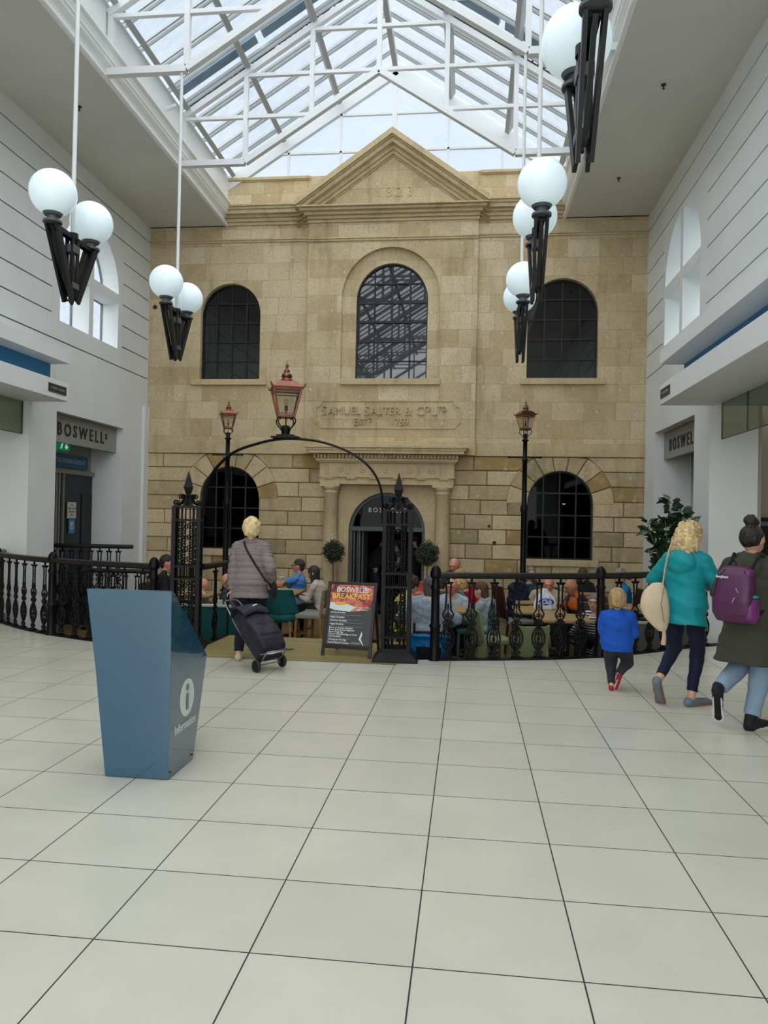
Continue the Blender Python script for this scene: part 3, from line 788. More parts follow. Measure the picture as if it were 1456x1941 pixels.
# end gable above the facade
gm = MB(); yg = YF + .02
for s in (-1, 1):
    gm.bar((CX + s * 3.6, yg, ztop(CX + 3.6) + .03), (CX, yg, ztop(CX) + .03), .10, .26)
    for a in (1.10, 2.19):
        x = CX + s * a; gm.bar((x, yg, 8.6), (x, yg, ztop(x)), .045, .05, up=(0, 1, 0))
gm.bar((CX, yg, 8.6), (CX, yg, ztop(CX)), .10, .07, up=(0, 1, 0))
for z in (9.10, 9.86):
    hw = (10.72 - z) / SL; gm.bar((CX - hw, yg, z), (CX + hw, yg, z), .05, .045)
struct(gm.build('window_9', STEEL, bevel=.003), 'white framed glazed gable above the stone pediment')
gg = MB(); gg.add([(CX - 3.6, yg + .03, 8.5), (CX + 3.6, yg + .03, 8.5), (CX, yg + .03, 10.75)], [(0, 1, 2)])
gg.build('window_pane', SKYGLASS, bpy.data.objects['window_9'], fix=False)
# cable ladders and vents outside on the slopes
for s, lab in ((-1, 'cable ladder and blue grey vent strip running up the left rooflight slope'), (1, 'cable ladder and blue grey vent strip running up the right rooflight slope')):
    y0 = 12.58
    t = thing('cable_ladder', lab, 'cable ladder', (CX, y0, 0))
    m = MB(); n = 30
    def S(a, dy, dz): return Vector((s * a, dy, ztop(CX + a) + .34 + dz))
    for dy in (0, .22): m.bar(S(.5, dy, 0), S(3.5, dy, 0), .02, .05)
    for i in range(n):
        a = .55 + i * 2.9 / n; m.bar(S(a, 0, 0), S(a, .22, 0), .03, .02)
    m.build('ladder_rail', BLACKM, t)
    c = MB(); rr = random.Random(5)
    for k in range(4): c.tube([S(.5 + 3.0 * i / 24, .08 + .03 * k + rr.uniform(-.02, .02), .02 + rr.uniform(0, .05)) for i in range(25)], .012, 5)
    c.build('cable', mat('dark_cable', '1a1a1a', .6), t)
    v = MB(); v.bar(S(.7, -.34, .03), S(2.0, -.34, .03), .20, .06); v.bar(S(2.1, -.34, .02), S(3.5, -.34, .02), .20, .06)
    v.build('vent_strip', mat('blue_grey_vent', '5d7b8c', .4), t)

# ---- shopfront canopies ----------------------------------------
for s, X, xf, xb, ye, lab in ((1, XL, -6.17, -6.47, 10.86, 'left'), (-1, XR, 2.70, 3.03, 11.05, 'right')):
    t = thing('shopfront_canopy', 'white two-tier shopfront canopy with a blue band on the %s wall' % lab, 'canopy', (X, ye, 3.3))
    a, b_ = sorted((xf - X, 0)); ab, bb = sorted((xb - X, 0))
    m = MB(); m.box(a, b_, YB + .5 - ye, 0, 0, .28); m.build('lower_fascia', CANOPY, t, bevel=.004)
    m = MB(); m.box(a, b_, YB + .5 - ye, 0, .585, .79); m.build('upper_fascia', CANOPY, t, bevel=.004)
    m = MB(); m.box(ab, bb, YB + .5 - ye, -.02, .28, .585); m.build('blue_band', BLUEBAND, t)
    # plaque
    p = thing('street_name_plaque', 'small black CHAPEL SQUARE plaque on the %s canopy edge' % lab, 'sign', (xf + s * .006, ye - .33, 3.44))
    q = MB(); q.box(-.006, .006, -.24, .24, -.065, .065); q.build('plate', mat('plaque_black', '141312', .4), p, bevel=.003)
    q = MB()
    u = -s
    text_mesh(q, 'CHAPEL SQUARE', .062, lambda a_, v_, d, u=u, s=s: Vector((s * (.006 + d), (s) * a_, -.02 + v_)), (0, .003), align='C', width=.85)
    for zz in (-.055, .055): q.box(min(s * .006, s * .009), max(s * .006, s * .009), -.23, .23, zz - .002, zz + .002)
    q.build('lettering', mat('plaque_grey_letters', '8c8a86', .5), p)
# glass bulkheads hanging below the canopies
for s, X, ye, lab in ((1, XL - .11, 10.78, 'left'), (-1, XR + .08, 10.80, 'right')):
    m = MB(); m.box(X - .006, X + .006, 2.2, ye, 2.80, 3.30)
    o = m.build('glass_bulkhead', SIDEGLASS); tag(o, 'frameless glass bulkhead under the %s canopy' % lab, 'glass panel')
    k = MB()
    for y in [ye] + [ye - .95 - 1.1 * i for i in range(6)]: k.box(X - .009, X + .009, y - .006, y + .006, 2.80, 3.30)
    k.box(X - .009, X + .009, 2.2, ye, 2.79, 2.80); k.build('edge_trim', mat('glass_edge_dark', '3c423f', .4), o)

# ---- BOSWELLS fascia signs in the side openings ----------------
for s, X, y0, y1, lab in ((1, XL - .17, 11.56, 13.95, 'left'), (-1, XR + .2, 11.81, 14.25, 'right')):
    t = thing('fascia_sign', 'grey BOSWELLS fascia sign in the %s wall opening' % lab, 'sign', (X, (y0 + y1) / 2, 2.78))
    m = MB(); hw = (y1 - y0) / 2 - .005; m.box(-.03, .03, -hw, hw, 0, .47); m.build('sign_panel', mat('sign_grey_panel', '8f8f8a', .5), t)
    q = MB()
    yo = -.93 if s > 0 else .82
    f_ = lambda a_, v_, d, s=s, yo=yo: Vector((s * (.03 + d), yo + s * a_, .13 + v_))
    wd = text_mesh(q, 'BOSWELL', .30, f_, (0, .012), space=1.5, width=.92, bold=.004)
    text_mesh(q, 'S', .15, lambda a_, v_, d, s=s: f_(a_ + wd + .06, v_ + .09, d), (0, .012), width=.92, bold=.003)
    q.build('lettering', mat('sign_black_letters', '1c1a19', .5), t)
# unseen area lamps added to brighten the rooms behind the side openings
for nm, loc, sx, sy, e in (('added_shop_fill', (XL - 1.7, 7.5, 3.32), 1.6, 5, 50), ('added_shop_fill', (XR + 1.7, 7.5, 3.32), 1.6, 5, 50)):
    la = bpy.data.lights.new(nm, 'AREA'); la.shape = 'RECTANGLE'; la.size = sx; la.size_y = sy; la.energy = e; la.color = (1, .95, .85)
    lo = bpy.data.objects.new(nm, la); COL.objects.link(lo); lo.location = loc
# left lobby door, signs
dd = MB(); xw = XL - .655
dd.box(xw - .01, xw + .03, 12.3, 13.95, 0, 2.30)
d2 = struct(dd.build('door_2', mat('dark_teal_door', '0b2026', .45)), 'dark teal door in the left opening')
m = MB()
for y in (12.62, 12.72, 12.86): m.box(xw + .03, xw + .07, y - .02, y + .02, 0, 2.30)
m.box(xw + .03, xw + .08, 12.3, 13.95, 2.30, 2.38)
m.build('door_frame', mat('door_frame_grey', '7c7b76', .5), d2, bevel=.003)
m = MB(); m.box(xw + .03, xw + .045, 13.55, 13.93, 0, 1.95); m.build('door_panel', mat('door_black_panel', '060708', .4), d2)
def wallsign(nm, label, y0, y1, z0, z1, col, parts, x=xw + .05, emit=0):
    t = thing(nm, label, 'sign', (x, (y0 + y1) / 2, z0))
    m = MB(); m.box(-.008, .008, -(y1 - y0) / 2, (y1 - y0) / 2, 0, z1 - z0); m.build('plate', mat(nm + '_face', col, .5, emit=col if emit else None, estr=emit), t, bevel=.002)
    for body, size, yy, zz, c in parts:
        q = MB(); text_mesh(q, body, size, lambda a_, v_, d: Vector((.009 + d, yy + a_, zz + v_)), (0, .002), align='C'); q.build('lettering', mat(nm + '_ink', c, .6), t)
    return t
wallsign('management_sign', 'blue sign reading CENTRE MANAGEMENT above the lobby door', 12.25, 13.72, 2.42, 2.66, '1d5f86', [('CENTRE MANAGEMENT', .12, .0, .08, 'a9c0cc')])
ex = wallsign('exit_sign', 'green lit emergency exit sign with a white down arrow', 12.55, 13.05, 2.72, 2.88, '0a7a45', [], emit=.5)
m = MB(); m.bar((.012, .12, .13), (.012, .12, .05), .012, .02, up=(0, 1, 0)); m.bar((.012, .12, .035), (.012, .165, .08), .012, .018); m.bar((.012, .12, .035), (.012, .075, .08), .012, .018)
m.bar((.012, -.02, .12), (.012, -.06, .03), .012, .03); m.ball((.012, -.03, .135), .014)
m.build('arrow', mat('exit_white', 'e9f3ea', .5, emit='e9f3ea', estr=.4), ex)
wallsign('paper_notice', 'white notice NO PUBLIC ACCESS EMERGENCY ONLY on the lobby door', 13.02, 13.32, 1.48, 1.78, 'b9b5ad', [('NO', .045, 0, .235, '222222'), ('PUBLIC ACCESS', .042, 0, .17, '222222'), ('EMERGENCY', .042, 0, .11, '222222'), ('ONLY', .042, 0, .05, '222222')])
bn = wallsign('safety_notice', 'small blue safety notice with a red and white pictogram', 13.08, 13.28, 1.2, 1.46, '2a7ea6', [])
m = MB(); m.box(.009, .011, -.045, .045, .08, .2); m.build('pictogram', mat('notice_white', 'd9d4cf', .6), bn)
m = MB(); m.ball((.012, 0, .165), .016); m.box(.011, .014, -.022, .022, .095, .15); m.build('pictogram_figure', mat('notice_red', 'b23a33', .6), bn)
# right: dark opening beyond the pier
m = MB(); m.box(XR + .66, XR + 3.2, 11.45, 11.5, CAFE, 3.4); m.box(XR + .66, XR + .67, 11.06, 11.45, CAFE, 3.4); struct(m.build('wall_shop', mat('taupe_shop_wall', '8a8276', .8)))
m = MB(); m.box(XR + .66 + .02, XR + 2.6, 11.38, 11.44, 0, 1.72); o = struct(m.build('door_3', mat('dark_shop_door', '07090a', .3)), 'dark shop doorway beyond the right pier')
m = MB(); m.box(XR + .72, XR + 1.0, 11.35, 11.38, 1.60, 1.66); m.build('door_closer', mat('closer_grey', '55585a', .4), o)
# sprinkler heads in the soffit
sp0 = None
for i, (px, py) in enumerate(((-5.95, 7.9), (-5.85, 10.4), (-5.95, 5.2), (2.55, 8.1), (2.55, 10.5), (2.5, 13.3))):
    if sp0 is None:
        sp0 = thing('sprinkler_head', '', 'sprinkler', (px, py, ZC), 0, 'sprinkler heads in the soffit')
        m = MB(); m.cone((0, 0, 0), (0, 0, -.010), .036, .036, 14); m.build('rose', mat('sprinkler_brass', '3d3a33', .4, metal=.6), sp0)
        m = MB(); m.cone((0, 0, -.01), (0, 0, -.055), .011, .009, 8); m.cone((0, 0, -.055), (0, 0, -.06), .02, .02, 10); m.build('nozzle', BLACKM, sp0)
        o = sp0
    else: o = copy_tree(sp0, None, (px, py, ZC))
    o['label'] = ['sprinkler head in the left soffit, nearer of the two in view', 'sprinkler head in the left soffit close to the stone facade', 'sprinkler head in the left soffit overhead out of sight', 'sprinkler head in the right soffit, nearest the viewer', 'sprinkler head in the right soffit, middle of the three', 'sprinkler head in the right soffit closest to the stone facade'][i]
# ================================================================ ironwork
def scroll(c, r0, r1, a0, turns, ax, ay, n=22):
    """Spiral in the plane (ax, ay) round c, from radius r0 to r1."""
    c, ax, ay = Vector(c), Vector(ax), Vector(ay); out = []
    for i in range(n + 1):
        t = i / n; a = a0 + turns * 2 * math.pi * t; r = r0 + (r1 - r0) * t
        out.append(c + ax * (r * math.cos(a)) + ay * (r * math.sin(a)))
    return out
AX, AZ = (1, 0, 0), (0, 0, 1)
def baluster_mesh():
    m = MB()
    m.box(-.085, .085, -.03, .03, 0, .012); m.box(-.05, .05, -.022, .022, .012, .03)
    m.cone((0, 0, .03), (0, 0, .085), .02, .012, 8)
    for s in (-1, 1):
        m.tube(scroll((s * .028, 0, .062), .024, .007, math.pi / 2, -s * 1.2, AX, AZ, 12), .0078, 5)
        # oval cage
        m.tube([(s * .078 * math.sin(math.pi * i / 14) ** .8, 0, .085 + .30 * i / 14) for i in range(15)], .0105, 6)
        m.tube([(s * .045 * math.sin(math.pi * i / 12), 0, .10 + .27 * i / 12) for i in range(13)], .0078, 5)
        m.tube(scroll((s * .026, 0, .17), .024, .006, math.pi, s * 1.1, AX, AZ, 10), .0078, 5)
        m.tube(scroll((s * .026, 0, .285), .022, .006, 0, -s * 1.1, AX, AZ, 10), .0078, 5)
        m.tube(scroll((s * .03, 0, .415), .03, .008, -math.pi / 2, s * 1.1, AX, AZ, 12), .0095, 5)
        # diamond scrolls above
        m.tube([(s * .012, 0, .44), (s * .05, 0, .48), (s * .062, 0, .52), (s * .04, 0, .555), (s * .022, 0, .59)], .0105, 5)
        m.tube(scroll((s * .026, 0, .50), .022, .006, math.pi / 2, s * 1.0, AX, AZ, 10), .0078, 5)
        m.tube([(s * .03, 0, .60), (s * .024, 0, .70), (s * .024, 0, .80), (s * .03, 0, .875)], .0105, 6)
        m.ball((s * .03, 0, .60), .014, 8, 6)
    m.tube([(0, 0, .085), (0, 0, .36)], .0078, 5); m.ball((0, 0, .40), (.03, .018, .022), 8, 6); m.ball((0, 0, .228), (.02, .014, .03), 8, 6)
    m.cone((0, 0, .42), (0, 0, .60), .011, .006, 6); m.ball((0, 0, .61), (.012, .012, .03), 8, 6)
    m.box(-.05, .05, -.022, .022, .875, .89); m.box(-.038, .038, -.018, .018, .862, .875)
    m.cone((0, 0, .89), (0, 0, .93), .014, .014, 8)
    return m.mesh('baluster')
BAL = baluster_mesh(); BAL.materials.append(BLACK)
def balustrade(label, pts, z=0, spacing=.27, first=.16, ends=True, h=1.0, group='black cast iron balustrades round the cafe'):
    """pts: floor points of the run; rails follow it, balusters stand on it."""
    P = [Vector((a, b, 0)) for a, b in pts]
    t = thing('balustrade', label, 'railing', (P[0].x, P[0].y, z), 0, group)
    L = [0]
    for a, b in zip(P[:-1], P[1:]): L.append(L[-1] + (b - a).length)
    def at_(s):
        for i in range(len(P) - 1):
            if s <= L[i + 1] or i == len(P) - 2:
                d = (P[i + 1] - P[i]).normalized(); return P[i] + d * (s - L[i]) - P[0], d
    n = max(6, int(L[-1] / .12)); S = [L[-1] * i / n for i in range(n + 1)]
    def sweep(prof):
        rings = []
        for s in S:
            p, d = at_(s); p0, _ = at_(max(0, s - .05)); p1, _ = at_(min(L[-1], s + .05)); d = (p1 - p0).normalized(); sd = Vector((d.y, -d.x, 0))
            rings.append([p + sd * a + Vector((0, 0, b)) for a, b in prof])
        return MB().loft(rings, smooth=False)
    sweep([(-.045, h - .055), (-.05, h - .035), (-.045, h - .01), (-.025, h), (.025, h), (.045, h - .01), (.05, h - .035), (.045, h - .055)]).build('handrail', WOODRAIL, t)
    sweep([(-.03, h - .07), (-.03, h - .055), (.03, h - .055), (.03, h - .07)]).build('iron_band', BLACK, t)
    sweep([(-.05, -.02), (-.05, .015), (.05, .015), (.05, -.02)]).build('kerb_rail', BLACK, t)
    k = 0
    s = first
    while s < L[-1] - .09:
        p, d = at_(s); o = bpy.data.objects.new('baluster', BAL); COL.objects.link(o); o.parent = t
        o.location = p + Vector((0, 0, .012)); o.rotation_euler.z = math.atan2(d.y, d.x); o.scale.z = (h - .07 - .012) / .93
        s += spacing
    return t
def newel(label, x, y, z=0):
    t = thing('newel_post', label, 'post', (x, y, z), 0, 'black iron newel posts of the balustrade')
    m = MB(); m.lathe([(r_ * .80, z_) for r_, z_ in [(.085, 0), (.085, .03), (.07, .05), (.068, .36), (.082, .38), (.082, .40), (.062, .42), (.058, .80), (.075, .83), (.055, .86), (.055, .93)]], n=20); m.build('shaft', BLACK, t)
    m = MB(); m.lathe([(r_ * .80, z_) for r_, z_ in [(.055, .93), (.078, .945), (.085, .97), (.078, .985), (.082, 1.0), (.066, 1.02), (.068, 1.03), (.05, 1.055), (.025, 1.075), (0, 1.08)]], n=20); m.build('cap', BLACK, t)
    return t
def curve_pts(pts, n=7):
    P = [Vector((p[0], p[1], p[2] if len(p) > 2 else 0)) for p in pts]; out = []
    for i in range(len(P) - 1):
        p0 = P[max(0, i - 1)]; p1 = P[i]; p2 = P[i + 1]; p3 = P[min(len(P) - 1, i + 2)]
        for k in range(n):
            t = k / n
            out.append(.5 * ((2 * p1) + (-p0 + p2) * t + (2 * p0 - 5 * p1 + 4 * p2 - p3) * t * t + (-p0 + 3 * p1 - 3 * p2 + p3) * t ** 3))
    out.append(P[-1]); return out
def xy(pts): return [(p.x, p.y) for p in curve_pts(pts)]
balustrade('longest black iron balustrade, from the right gate pillar to the post behind the child', xy([(-.35, 8.47), (.41, 8.67), (.99, 8.84), (1.58, 9.10)]), first=.15)
balustrade('black iron balustrade on the right between the post behind the child and the right wall', xy([(1.60, 9.12), (2.16, 9.50), (2.65, 9.89), (3.38, 10.42)]), first=.28)
balustrade('black iron balustrade on the left between the blue totem and the post at its left', xy([(-5.36, 9.14), (-4.61, 8.82), (-3.78, 8.60)]), first=.2)
balustrade('black iron balustrade at the left edge of the picture', xy([(-6.78, 10.12), (-6.0, 9.52), (-5.36, 9.14)]), first=.2)
balustrade('short balustrade running back beside the white pier at the far left', xy([(-7.45, 11.3), (-7.1, 10.7), (-6.78, 10.12)]), first=.2)
balustrade('short balustrade on the landing in front of the dark lobby door', [(-7.25, 12.15), (-5.78, 12.35)], first=.12, spacing=.16, h=1.05, z=-.0)
balustrade('lower balustrade behind the left railing, below the landing', [(-6.35, 11.75), (-5.15, 11.9)], z=-.33, first=.1, spacing=.2)
balustrade('short balustrade with a single baluster from the left gate pillar back to the lamp post', [(-3.20, 8.74), (-3.17, 9.60)], first=.45, spacing=.6)
newel('iron newel post nearest the right gate pillar', -.35, 8.47); newel('iron newel post standing right behind the child in blue', 1.59, 9.11)
newel('iron newel post left of the blue totem', -5.36, 9.14); newel('iron newel post between the blue totem and the left gate pillar', -3.74, 8.58)
newel('iron newel post cut by the left edge of the picture', -6.80, 10.13); newel('iron newel post at the far left in front of the white pier', -7.45, 11.32)
tp = MB(); tp.cone((0, 0, 0), (0, 0, 1.0), .014, .014, 10); tp.ball((0, 0, 1.01), .02, 10, 6)
tag(tp.build('rail_end_post', BLACK, loc=(-3.15, 9.60, 0)), 'slim iron end post at the back edge of the timber deck', 'post')
# landing outside the lobby door
ld = MB(); ld.box(XL - .7, -5.75, 12.2, 14.1, CAFE, 0); struct(ld.build('floor_landing', BLACKM))

# ---- gate pillars ----------------------------------------------
def gate_pillar(label, x, y, rz):
    t = thing('gate_pillar', label, 'gate pillar', (x, y, 0), rz, 'openwork iron gate pillars'); h = .145
    m = MB(); m.lathe([(.36, 0), (.36, .02), (.225, .115), (.225, .135)], n=4, rot0=math.pi / 4, smooth=False); m.build('base', BLACK, t, bevel=.004)
    m = MB()
    for sx in (-1, 1):
        for sy in (-1, 1): m.box(sx * h - .022, sx * h + .022, sy * h - .022, sy * h + .022, .12, 1.69)
    for z, e in ((.13, .02), (.27, .015), (.83, .015), (.98, .02), (1.53, .02), (1.69, .015)):
        for s in (-1, 1):
            m.box(-h - e, h + e, s * h - .014, s * h + .014, z - .012, z + .012); m.box(s * h - .014, s * h + .014, -h - e, h + e, z - .012, z + .012)
        if z in (.98, 1.53, .27): m.box(-h - .03, h + .03, -h - .03, h + .03, z - .004, z + .004)
    m.build('cage_frame', BLACK, t)
    m = MB()
    for k in range(4):
        Rz = Matrix.Rotation(k * math.pi / 2, 3, 'Z'); ax = Rz @ Vector((1, 0, 0)); o = Rz @ Vector((0, -h, 0))
        for u in (-.09, -.045, 0, .045, .09):
            r = .0105 if abs(u) > .05 else .0085
            p = o + ax * u
            if abs(u) > .01: m.tube([p + Vector((0, 0, .12)), p + Vector((0, 0, 1.69))], r, 5)
        for (z0, z1, nn) in ((.28, .82, 4), (.99, 1.52, 4)):
            for j in range(nn):
                zc = z0 + (z1 - z0) * (j + .5) / nn
                for s in (-1, 1):
                    m.tube(scroll(o + ax * (s * .065) + Vector((0, 0, zc + .025)), .032, .008, 0 if s > 0 else math.pi, s * 1.2, ax, AZ, 12), .008, 4)
                    m.tube(scroll(o + ax * (s * .065) + Vector((0, 0, zc - .035)), .028, .008, 0 if s > 0 else math.pi, -s * 1.2, ax, AZ, 12), .008, 4)
                m.tube(scroll(o + Vector((0, 0, zc)), .024, .024, 0, 1, ax, AZ, 12), .006, 4)
        for u in (-.067, -.022, .022, .067): m.tube([o + ax * u + Vector((0, 0, .83)), o + ax * u + Vector((0, 0, .98))], .006, 4)
    m.build('scrollwork', BLACK, t)
    m = MB()
    m.lathe([(.10, 1.69), (.085, 1.70), (.05, 1.76), (.034, 1.80), (.036, 1.84)], n=4, rot0=math.pi / 4, smooth=False)
    m.lathe([(.032, 1.83), (.074, 1.925), (.0, 2.13)], n=4, rot0=math.pi / 4, smooth=False); m.build('spear_finial', BLACK, t)
    for k in range(8):
        a = k * math.pi / 4 + math.pi / 8 * 0; ax = Vector((math.cos(a), math.sin(a), 0)); R_ = .17 if k % 2 else .13
        m = MB(); pts = [ax * .035 + Vector((0, 0, 1.83)), ax * .06 + Vector((0, 0, 1.78)), ax * .09 + Vector((0, 0, 1.74)), ax * R_ + Vector((0, 0, 1.71))]
        m.tube(curve_pts(pts, 4), .008, 5)
        m.tube(scroll(ax * (R_ + .01) + Vector((0, 0, 1.742)), .034, .008, -math.pi / 2, 1.3, ax, AZ, 16), .0075, 5)
        m.tube(scroll(ax * .085 + Vector((0, 0, 1.81)), .034, .008, math.pi, -1.3, ax, AZ, 16), .0075, 5)
        m.build('scroll_bracket', BLACK, t)
    return t
gate_pillar('openwork iron gate pillar with spear finial right of the timber deck', -.79, 8.44, .05)
gate_pillar('openwork iron gate pillar with spear finial behind the blue totem', -3.37, 8.68, .24)

# ---- lanterns --------------------------------------------------
def lantern(t, base, s, rz):
    """Copper street lantern; frame is the part, the rest its sub-parts."""
    R = Matrix.Rotation(rz, 3, 'Z'); B = Vector(base)
    W0, W1, z0, z1 = .105, .185, .22, .58
    def C(w, z, k): a = math.pi / 4 + k * math.pi / 2; return B + R @ (Vector((w * math.sqrt(2) * math.cos(a), w * math.sqrt(2) * math.sin(a), z)) * s)
    m = MB()
    for k in range(4):
        m.bar(C(W0, z0, k), C(W1, z1, k), .022 * s, .022 * s, up=(0, 1, 0))
        for w, z, b_ in ((W0, z0, .03), (W1, z1, .03), (W0 + .008, z0 + .035, .012), (W1 - .01, z1 - .045, .014)):
            m.bar(C(w, z, k), C(w, z, k + 1), .02 * s, b_ * s)
    fr = m.build('lantern_frame', COPPER, t)
    m = MB()
    for k in range(4): m.add([C(W0, z0, k), C(W0, z0, k + 1), C(W1, z1, k + 1), C(W1, z1, k)], [(0, 1, 2, 3)])
    m.build('lantern_glass', LANTGLASS, fr)
    m = MB(); sq2 = math.sqrt(2)
    RR = R.to_4x4().to_3x3()
    m.lathe([(a * sq2 * s, z * s) for a, z in ((.21, .585), (.215, .60), (.17, .64), (.12, .685), (.085, .70))], B, 4, R=RR, rot0=math.pi / 4, smooth=False)
    m.lathe([(a * s, z * s) for a, z in ((.085, .695), (.085, .715), (.062, .73), (.06, .75), (.075, .755), (.066, .79), (.04, .81), (.032, .82), (.042, .83), (.035, .85), (.016, .87), (.014, .885), (.024, .90), (.02, .92), (.006, .935), (.004, .98), (0, 1.0))], B, 18)
    for k in range(4):
        p = C(.21, .60, k); q = C(.235, .65, k); m.cone(p, q, .016 * s, .004 * s, 6)
    m.build('lantern_roof', COPPER, fr)
    m = MB(); m.tube([B + Vector((0, 0, 0)), B + Vector((0, 0, .33 * s))], .008 * s, 8); m.cone(B + Vector((0, 0, .30 * s)), B + Vector((0, 0, .37 * s)), .022 * s, .022 * s, 10); m.build('lamp_holder', BLACK, fr)
    m = MB(); m.ball(B + Vector((0, 0, .42 * s)), (.036 * s, .036 * s, .048 * s), 12, 8); m.build('bulb', glass('clear_bulb_glass', 'e8e4da', 1, 1.2), fr)
    for k in range(4):
        a = math.pi / 4 + k * math.pi / 2; ax = R @ Vector((math.cos(a), math.sin(a), 0))
        m = MB(); P = [(.035, 0), (.09, .06), (.15, .12), (.165, .165), (.14, .205), (.115, .225)]
        m.tube(curve_pts([B + ax * (r * s) + Vector((0, 0, z * s)) for r, z in P], 4), .009 * s, 6)
        m.tube([B + ax * (r * s) + Vector((0, 0, z * s)) for r, z in ((.115, .225), (.10, .2), (.11, .185))], .007 * s, 5)
        m.build('scroll_bracket', BLACK, fr)
    return fr
ga = thing('gateway_arch', 'slender black arch between the gate pillars carrying a large copper lantern', 'arch', (-2.12, 8.43, 1.6))
A0 = Vector((-2.12, 8.43, 1.6))
m = MB()
ap = [(-3.14, 8.60, 1.60), (-3.13, 8.59, 1.80), (-3.05, 8.58, 2.08), (-2.80, 8.54, 2.33), (-2.45, 8.50, 2.455), (-2.12, 8.43, 2.50), (-1.72, 8.42, 2.47), (-1.36, 8.39, 2.345), (-1.12, 8.38, 2.17), (-.99, 8.38, 1.93), (-.965, 8.40, 1.55)]
cp = [p - A0 for p in curve_pts(ap, 6)]
m.tube(cp, .014, 8); m.tube([p + Vector((0, -.035, -.005)) for p in cp], .009, 6)
m.tube([p + Vector((0, .035, -.005)) for p in cp], .009, 6)
m.build('arch_tube', BLACK, ga)
m = MB(); m.box(-.16, .16, -.06, .06, .905, .925); m.box(-.10, .10, -.05, .05, .925, .945); m.lathe([(.05, .945), (.052, .99), (.06, 1.0), (.05, 1.04), (.04, 1.05)], (0, 0, 0), 12); m.build('lantern_seat', BLACK, ga)
lantern(ga, (0, 0, .945 + .02), .86, math.radians(20))
def lamp_post(label, x, y, ztop):
    t = thing('lamp_post', label, 'lamp post', (x, y, CAFE), 0, 'black iron lamp posts with copper lanterns'); hh = ztop - CAFE; s = .67; zl = hh - s
    m = MB(); m.lathe([(.13, 0), (.13, .12), (.10, .16), (.085, .55), (.095, .58), (.05, .64), (.05, zl * .62), (.065, zl * .63), (.062, zl * .65), (.043, zl * .66), (.04, zl - .40), (.055, zl - .39), (.055, zl - .37), (.038, zl - .36), (.036, zl - .06), (.06, zl - .05), (.06, zl - .035), (.035, zl - .02), (.04, zl + .06), (.03, zl + .07)], n=18); m.build('post', BLACK, t)
    m = MB(); m.tube([(-.27, 0, zl - .335), (.27, 0, zl - .335)], .011, 8)
    for q in (-.27, .27): m.ball((q, 0, zl - .335), .02, 8, 6)
    m.build('ladder_bar', BLACK, t)
    lantern(t, (0, 0, zl), s, math.radians(24)); return t
lamp_post('black iron lamp post with copper lantern on the left of the cafe, behind the arch', -4.33, 13.0, 3.69)
lamp_post('black iron lamp post with copper lantern on the right of the cafe', .955, 13.0, 3.70)

# ---- pendant globe lamps ---------------------------------------
GREYM = mat('grey_lamp_metal', '55585c', .45); DARKCH = mat('charcoal_lamp_bracket', '101315', .42, spec=.4)
OPAL = mat('opal_globe', 'eaf4f8', .18, spec=.5, emit='d2ecf8', estr=.30)
def pendant(label, x, y, ztop):
    zb = 3.70 if x < 0 else 3.655
    t = thing('pendant_lamp', label, 'pendant lamp', (x, y, zb), 0, 'pendant lamps with paired opal globes'); a = .365
    m = MB(); m.cone((0, 0, .68), (0, 0, ztop - zb), .021, .021, 14); m.build('rod', STEEL, t)
    m = MB()
    for sx in (-1, 1): m.bar((sx * .026, -a, .65), (sx * .026, a, .65), .014, .045)
    m.bar((0, -a, .66), (0, a, .66), .04, .012); m.build('crossbar', DARKCH, t)
    m = MB()
    for sx in (-1, 1):
        for sy in (-1, 1): m.bar((sx * .032, sy * .045, .66), (sx * .032, sy * .035, .06), .016, .05, up=(0, 1, 0))
    m.cone((0, 0, .64), (0, 0, .70), .055, .055, 14); m.build('stem', DARKCH, t)
    for z_, h_ in ((.50, .08), (.14, .06)): m = MB(); m.box(-.05, .05, -.06, .06, z_, z_ + h_); m.build('clamp', GREYM, t, bevel=.005)
    for s in (-1, 1):
        m = MB()
        for sx in (-1, 1): m.bar((sx * .052, s * a, .665), (sx * .036, s * .05, .02 if s > 0 else .0), .026, .07, up=(0, 0, 1))
        m.bar((0, s * a, .645), (0, s * .07, .12), .03, .02); m.build('arm', DARKCH, t)
        m = MB(); m.cone((0, s * a, .665), (0, s * a, .685), .088, .088, 22); m.cone((0, s * a, .68), (0, s * a, .745), .05, .05, 18); m.cone((0, s * a, .735), (0, s * a, .762), .075, .095, 22); m.build('collar', GREYM, t)
        m = MB(); m.ball((0, s * a, .955), .218, 40, 24); m.build('globe', OPAL, t)
    return t
for lab, x, y in (('twin globe pendant lamp nearer the viewer on the left side', -4.01, 7.06), ('twin globe pendant lamp on the left side, in front of the stone facade', -4.01, 9.75),
                  ('twin globe pendant lamp at the top right, cut by the top picture edge', .62, 4.38), ('twin globe pendant lamp on the right side, middle of the row of three', .60, 7.08),
                  ('twin globe pendant lamp on the right side, lowest of the three', .63, 9.75)):
    pendant(lab, x, y, 7.66)
